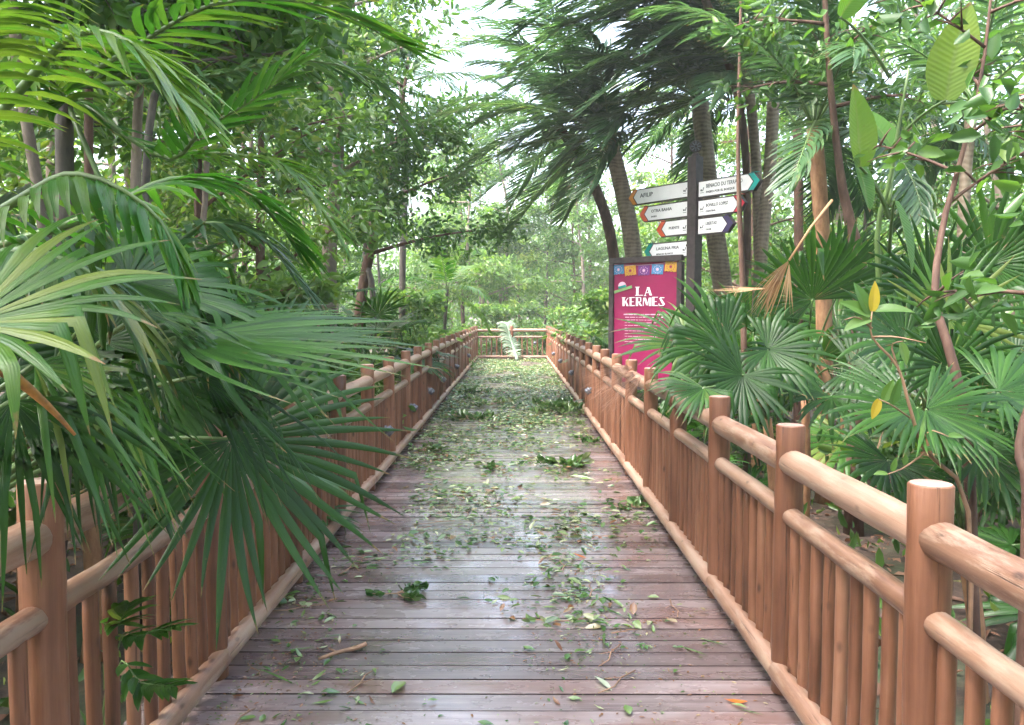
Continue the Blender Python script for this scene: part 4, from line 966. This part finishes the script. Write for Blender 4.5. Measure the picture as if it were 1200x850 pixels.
shr = [tree_parts(1.5, .018, 101, (.2, 0), .05, .8, 1500, .12, 'leaf', 'browntwig', 9), tree_parts(1.9, .02, 102, (-.1, .2), .05, .9, 1700, .14, 'leaf2', 'browntwig', 9)]
def shrubs(spots, where):
    for x, y, k in spots:
        if y < 30: x += math.copysign(.45, x)
        make_tree('shrub', ('dark leafy shrub ' if k == 0 else 'pale leafy shrub ') + where, 'shrub', (x, y, gz(x, y) - .03), shr[k], ('dark' if k == 0 else 'pale') + ' shrubs ' + where, rr.uniform(0, 6.28), rr.uniform(.8, 1.3))
shrubs([(-2.3, 7.2, 0), (-2.2, 9.4, 1), (-2.4, 12, 0), (-2.1, 15.2, 1), (-2.3, 19, 1), (-2.2, 23.4, 1), (-2.1, 27, 1), (-2.9, 6.6, 0), (-3.0, 4.4, 0), (-4.0, 10, 0), (-2.8, 2.4, 0), (-3.6, 5.0, 0)], 'growing close behind the left fence')
shrubs([(2.2, 10.6, 0), (2.0, 15.4, 1), (2.0, 19.2, 1), (1.9, 23.0, 1), (2.0, 26.8, 1), (4.8, 5.0, 0), (3.2, 6.4, 0), (5.2, 9.8, 0), (3.0, 12.5, 0)], 'growing close behind the right fence')
shrubs([(-1.4, 30.2, 1), (-.3, 30.8, 1), (.9, 30.1, 0), (1.5, 30.9, 1), (.2, 31.8, 1), (-2.4, 30.8, 0), (2.6, 30.4, 1), (1.0, 29.5, 0)], 'growing behind the end fence')

# ------------------------------------------------------------------ ground cover and the wood farther off
def side_pts(n, x0, x1, y0, y1, z0, z1):
    sgn = NP.choice([-1, 1], n); x = NP.uniform(x0, x1, n) ** 1; return np.stack([np.where(sgn < 0, -x - .15, x), NP.uniform(y0, y1, n), NP.uniform(z0, z1, n)], 1)
n = 26000
P = side_pts(n, 1.62, 9, 1.0, 33, GZ, GZ + .02); keep = NP.random(n) < np.array([.5 + .8 * noise.noise(Vector((p[0] * .9, p[1] * .9, 0))) for p in P]); P = P[keep]
P[:, 2] = np.array([gz(p[0], p[1]) for p in P]) + NP.random(len(P)) * .25
D = NP.normal(size=(len(P), 3)) + np.array([0, 0, .6]); L = NP.uniform(.06, .2, len(P))
tag(obj('undergrowth', leaf_cloud('undergrowth', P, D, L, M['leaf'], .35)), 'low green undergrowth on the forest floor beside the boardwalk', 'undergrowth', kind='stuff')
n = 16000
P = side_pts(n, 1.6, 8, 1.0, 30, 0, 0); P[:, 2] = np.array([gz(p[0], p[1]) for p in P]) + .012
D = NP.normal(size=(n, 3)) * np.array([1, 1, .25]); L = NP.uniform(.05, .14, n)
tag(obj('leaf_mulch', leaf_cloud('leaf_mulch', P, D, L, M['dryred'], .4, .2, flat=np.array([0, 0, 1.]))), 'brown dead leaves covering the forest floor', 'leaf litter', kind='stuff')
def far(n):
    a = NP.uniform(0, 1, n); side = NP.random(n)
    x = np.where(side < .4, NP.uniform(-16, 16, n), np.where(side < .7, -NP.uniform(9, 17, n), NP.uniform(9.5, 17, n)))
    y = np.where(side < .4, NP.uniform(44, 58, n), NP.uniform(2, 50, n)); z = NP.uniform(-.3, 1, n) ** 1 * 0 + np.power(NP.random(n), 1.25) * 11 + GZ
    P = np.stack([x, y, z], 1)
    cl = np.array([noise.noise(Vector(p) * .45) + .5 * noise.noise(Vector(p) * 1.3) for p in P])
    lim = np.where(side[:] < .4, 6.8, 6.0) + 2.2 * np.array([noise.noise(Vector((p[0] * .3, p[1] * .3, 3))) for p in P])
    keep = (cl > -.12) & (P[:, 2] < lim)
    return P[keep], cl[keep]
P, cl = far(120000)
# the same wood goes on unseen behind the camera, added to block sky light
nb_ = 30000; sg_ = NP.choice([-1, 1], nb_); Pb = np.stack([sg_ * NP.uniform(1.9, 9, nb_), NP.uniform(-16, -.8, nb_), NP.random(nb_) ** .8 * 9 + GZ], 1)
cb = np.array([noise.noise(Vector(p) * .5) for p in Pb]); kb = cb > -.12; P = np.concatenate([P, Pb[kb]]); cl = np.concatenate([cl, cb[kb]])
D = NP.normal(size=(len(P), 3)) + np.array([0, 0, -.4]); L = NP.uniform(.2, .42, len(P))
tag(obj('far_wood', leaf_cloud('far_wood', P, D, L, M['leaf2'], .5, tint=np.clip(.4 + cl * .5 + NP.uniform(-.25, .25, len(P)), 0, 1))), 'dense green wood farther off beyond the nearer trees', 'wood', kind='stuff')

# ------------------------------------------------------------------ storm litter on the boards
def litter(n, y0, y1, dens):
    out = []
    while len(out) < n:
        y = rnd.uniform(y0, y1); x = rnd.uniform(XL + .1, XR - .1)
        c = noise.noise(Vector((x * 1.1, y * .7, 9))) + .4 * noise.noise(Vector((x * 3, y * 2, 2)))
        pr = dens(y) * (.42 + 1.7 * c)
        if x > .55 and y < 13: pr *= .45
        if rnd.random() < pr: out.append((x, y))
    return out
pts = litter(36000, 4.2, 28.6, lambda y: .13 + .2 * ss(4.5, 9, y) + 1.5 * ss(9, 18, y))
P = np.array([(x, y, .006 + rnd.random() ** 3 * .05) for x, y in pts]); n = len(P)
L = NP.uniform(.03, .1, n); tn = NP.beta(1.6, 1.35, n)
# crumbs of bark and torn leaf in between, everywhere
pc = litter(7000, 2.0, 16, lambda y: .5); Pc = np.array([(x, y, .005) for x, y in pc]); nc = len(Pc)
P = np.concatenate([P, Pc]); L = np.concatenate([L, NP.uniform(.008, .028, nc)]); tn = np.concatenate([tn, NP.choice([.2, .45, .7, .92, .97, 1.0], nc)]); n = len(P)
D = np.stack([NP.normal(size=n) * 1.0, NP.normal(size=n) * .8, NP.normal(size=n) * .12], 1)
tag(obj('leaf_litter', leaf_cloud('leaf_litter', P, D, L, M['litter'], .38, .2, tint=tn, flat=np.array([0, 0, 1.]), curl=.05)), 'thick carpet of torn green leaves covering the far half of the boardwalk', 'leaf litter', kind='stuff')
def one_leaf(L, wr, mat, curl, seed, t):
    r_ = random.Random(seed); mb = MB(); K = 6; rows = []
    for k in range(K + 1):
        u = k / K; w = max(.0006, L * wr * .5 * math.sin(math.pi * u ** .85)); z = curl * L * (math.sin(u * 3.1 + seed) * .25 + u * u * .35) + .003
        sx = .06 * L * math.sin(u * 2 + seed)
        rows += [(-w + sx, L * (u - .5), z + w * .35), (sx, L * (u - .5), z), (w + sx, L * (u - .5), z + w * .35 * r_.uniform(.4, 1.4))]
    mb.add(rows, [(k * 3 + j, k * 3 + j + 1, k * 3 + j + 4, k * 3 + j + 3) for k in range(K) for j in range(2)], 0, t)
    return mb.mesh('fallen_leaf', M[mat])
LK = {'green': ([one_leaf(rnd.uniform(.06, .11), rnd.uniform(.3, .5), 'litter', rnd.uniform(.1, .5), s, rnd.uniform(.15, .5)) for s in range(8)], 'green leaf torn down by the storm, lying on the wet boards', 'green fallen leaves on the boards'),
      'pale': ([one_leaf(rnd.uniform(.06, .12), rnd.uniform(.22, .42), 'litter', rnd.uniform(.1, .5), s + 20, rnd.uniform(.72, .84)) for s in range(6)], 'pale upturned leaf lying on the wet boards', 'pale fallen leaves on the boards'),
      'brown': ([one_leaf(rnd.uniform(.05, .1), rnd.uniform(.3, .5), 'litter', rnd.uniform(.3, .8), s + 40, .93) for s in range(4)], 'curled brown leaf lying on the wet boards', 'brown fallen leaves on the boards'),
      'strip': ([one_leaf(rnd.uniform(.16, .3), .07, 'litter', .1, s + 60, rnd.uniform(.2, .8)) for s in range(5)], 'long narrow shred of palm leaf lying on the wet boards', 'palm leaf shreds on the boards')}
def put_leaf(kind, x, y):
    ms, lb, g = LK[kind]; o = obj('fallen_leaf', rnd.choice(ms), None, (x, y, .004 + rnd.random() * .004)); o.rotation_euler = (rnd.uniform(-.1, .1), rnd.uniform(-.1, .1), rnd.uniform(0, 6.28)); s = rnd.uniform(.42, .85) * (1.15 if kind == 'strip' else 1); o.scale = (s, s, s)
    tag(o, lb, 'leaf', g)
for x, y in litter(292, 2.2, 6.6, lambda y: .55 + .35 * ss(2.5, 6, y)):
    put_leaf(rnd.choices(['green', 'pale', 'brown', 'strip'], [.55, .22, .1, .13])[0], x, y)
def special(name, label, cat, px, py, me, rz=0):
    Y = 950 * CAMZ / (py - 366.5); p_ = at(px, py, Y); o = obj(name, me, None, (p_.x, p_.y, .006)); o.rotation_euler = (0, 0, rz); tag(o, label, cat); return o
special('fallen_leaf', 'bright orange fallen leaf on the boards by the near right fence', 'leaf', 862, 836, one_leaf(.1, .35, 'orange', .3, 3, .5), 1.4)
special('fallen_leaf', 'small orange leaf in the middle distance of the boards', 'leaf', 680, 658, one_leaf(.09, .4, 'orange', .3, 4, .2), 1.2)
special('fallen_leaf', 'large pale cream leaf lying near the leafy tuft on the right half of the boards', 'leaf', 683, 564, one_leaf(.26, .3, 'pale', .15, 5, .9), 1.5)
special('fallen_leaf', 'long white leaf shred nearest to the camera on the boards', 'leaf', 706, 816, one_leaf(.13, .22, 'pale', .2, 6, .95), .6)
special('fallen_leaf', 'broad pale green leaf near the bottom edge of the boards', 'leaf', 468, 821, one_leaf(.12, .5, 'litter', .2, 7, .6), 2.8)
mb = MB(); mb.tube(smooth_path([V3(-.11, -.07, .012), V3(-.02, -.01, .016), V3(.06, .03, .014), V3(.11, .06, .02)], 8), [.007, .009, .01, .01, .01, .011, .011, .011, .012], 8, 0, .5, True, None, .2, 2)
mb.tube([V3(-.03, -.015, .018), V3(-.07, .03, .022)], [.007, .004], 6)
special('stick', 'short brown broken stick lying on the left front boards', 'stick', 402, 778, mb.mesh('stick', M['browntwig']), .15)
mb = MB(); mb.tube([V3(0, -.12, .008), V3(.01, -.03, .01), V3(-.008, .05, .009), V3(.012, .13, .008)], [.0035, .003, .003, .002], 6, 0, .5, True, None, .2, 4); mb.tube([V3(.01, -.03, .01), V3(.05, .02, .014)], [.002, .0015], 5)
TW = mb.mesh('twig', M['browntwig'])
for x, y in litter(22, 2.3, 9, lambda y: .6):
    o = obj('twig', TW, None, (x, y, .004)); o.rotation_euler = (0, 0, rnd.uniform(0, 6.28)); q_ = rnd.uniform(.5, 1.4); o.scale = (q_, q_, 1)
    tag(o, 'thin bare brown twig lying on the wet boards', 'twig', 'bare twigs on the boards')
def sprig(seed, n, L, ll, hgt):
    r_ = random.Random(seed); mb = MB(); P = []; D = []
    for k in range(max(1, n // 9)):
        a = r_.uniform(0, 6.28); q = [V3(0, 0, .012)]
        for j in range(4): q.append(q[-1] + V3(math.cos(a), math.sin(a), r_.uniform(-.1, .3) * hgt) * L / 4); a += r_.uniform(-.4, .4)
        for v in q: v.z = max(v.z, .01)
        mb.tube(q, [.004, .0035, .003, .0025, .002], 5)
        for j in range(9):
            x = r_.uniform(.2, 1) * 4; i = min(3, int(x)); P.append(tuple(q[i].lerp(q[i + 1], x - i))); b = a + r_.uniform(-1.6, 1.6); D.append((math.cos(b), math.sin(b), r_.uniform(-.05, .9) * hgt))
    P = np.array(P); P[:, 2] = np.maximum(P[:, 2], .012)
    return mb.mesh('twig', M['browntwig']), leaf_cloud('leaves', P, np.array(D), NP.uniform(.7, 1.2, len(P)) * ll, M['litter'], .45, .25, tint=NP.uniform(.15, .62, len(P)), curl=.1)
def put_sprig(label, px, py, n, L, ll, hgt, seed, sc=1):
    Y = 950 * CAMZ / (py - 366.5); p_ = at(px, py, Y); t = thing('fallen_branch', label, 'branch', (p_.x, p_.y, .002)); a, b = sprig(seed, n, L, ll, hgt); obj('twig', a, t); obj('leaves', b, t)
put_sprig('dark leafy sprig lying nearest to the camera, left of the middle of the boards', 465, 705, 60, .17, .075, .5, 1)
put_sprig('green leafy tuft standing up on the right half of the boards', 660, 548, 110, .26, .11, 1.4, 2)
put_sprig('big heap of broken leafy branches against the right fence', 664, 484, 320, .6, .13, 1.6, 3)
put_sprig('broken leafy twig by the right fence in front of the green tuft', 738, 598, 70, .2, .08, 1.0, 4)
put_sprig('bright green branch lying across the middle of the far boards', 575, 476, 140, .5, .1, 1.2, 5)
put_sprig('small bright green tuft left of the middle of the boards', 553, 493, 110, .34, .12, 1.4, 6)
put_sprig('flat green sprig in the middle of the boards', 585, 550, 60, .26, .08, .5, 7)
put_sprig('low leafy twig near the left fence in the middle distance', 495, 530, 60, .3, .09, .7, 8)
put_sprig('leafy twig under the big fan leaf at the left fence', 325, 705, 24, .18, .07, .5, 9)
put_sprig('dark green branch heap just beyond the bright green branch', 545, 462, 160, .5, .1, 1.0, 10)
put_sprig('thin green twig on the right front boards', 655, 739, 18, .2, .06, .3, 11)
put_sprig('leafy branch lying by the right fence left of the dry palm leaf', 700, 520, 60, .25, .09, 1.0, 12)

# small plant poking through the left fence
t = thing('fern_sprout', 'small palm seedling poking between the balusters at the lower left', 'plant', (-1.52, 2.75, GZ))
o0 = Vector(t.location); rr = random.Random(8)
for i, c in enumerate(([at(135, 770, 2.72), at(165, 745, 2.62), at(205, 735, 2.55)], [at(135, 790, 2.7), at(165, 800, 2.6), at(205, 805, 2.5)], [at(130, 760, 2.74), at(140, 730, 2.7), at(150, 710, 2.65)])):
    mb = MB(); feather(mb, [q - o0 for q in smooth_path([o0] + c, 12)], 9, .13, .016, V3(.3, 0, 0), .5, rr, start=.45, r0=.005, t0=.6)
    obj('frond', mb.mesh('frond', [M['fan'], M['stalk']]), t)

# ------------------------------------------------------------------ damp air between the trees
if HAZE:
    mb = MB(); mb.box((0, 25, 12.5), (70, 90, 32)); m = bpy.data.materials.new('damp_air'); m.use_nodes = True; nt = m.node_tree; nt.nodes.clear()
    out = nt.nodes.new("ShaderNodeOutputMaterial"); pv = nt.nodes.new("ShaderNodeVolumePrincipled")
    pv.inputs['Color'].default_value = (.95, .98, 1, 1); pv.inputs['Density'].default_value = HAZE; pv.inputs['Anisotropy'].default_value = .2
    nt.links.new(pv.outputs[0], out.inputs['Volume'])
    o = obj('haze', mb.mesh('haze', m, False)); o['kind'] = 'stuff'; o['label'] = 'thin damp haze between the trees'; o['category'] = 'haze'
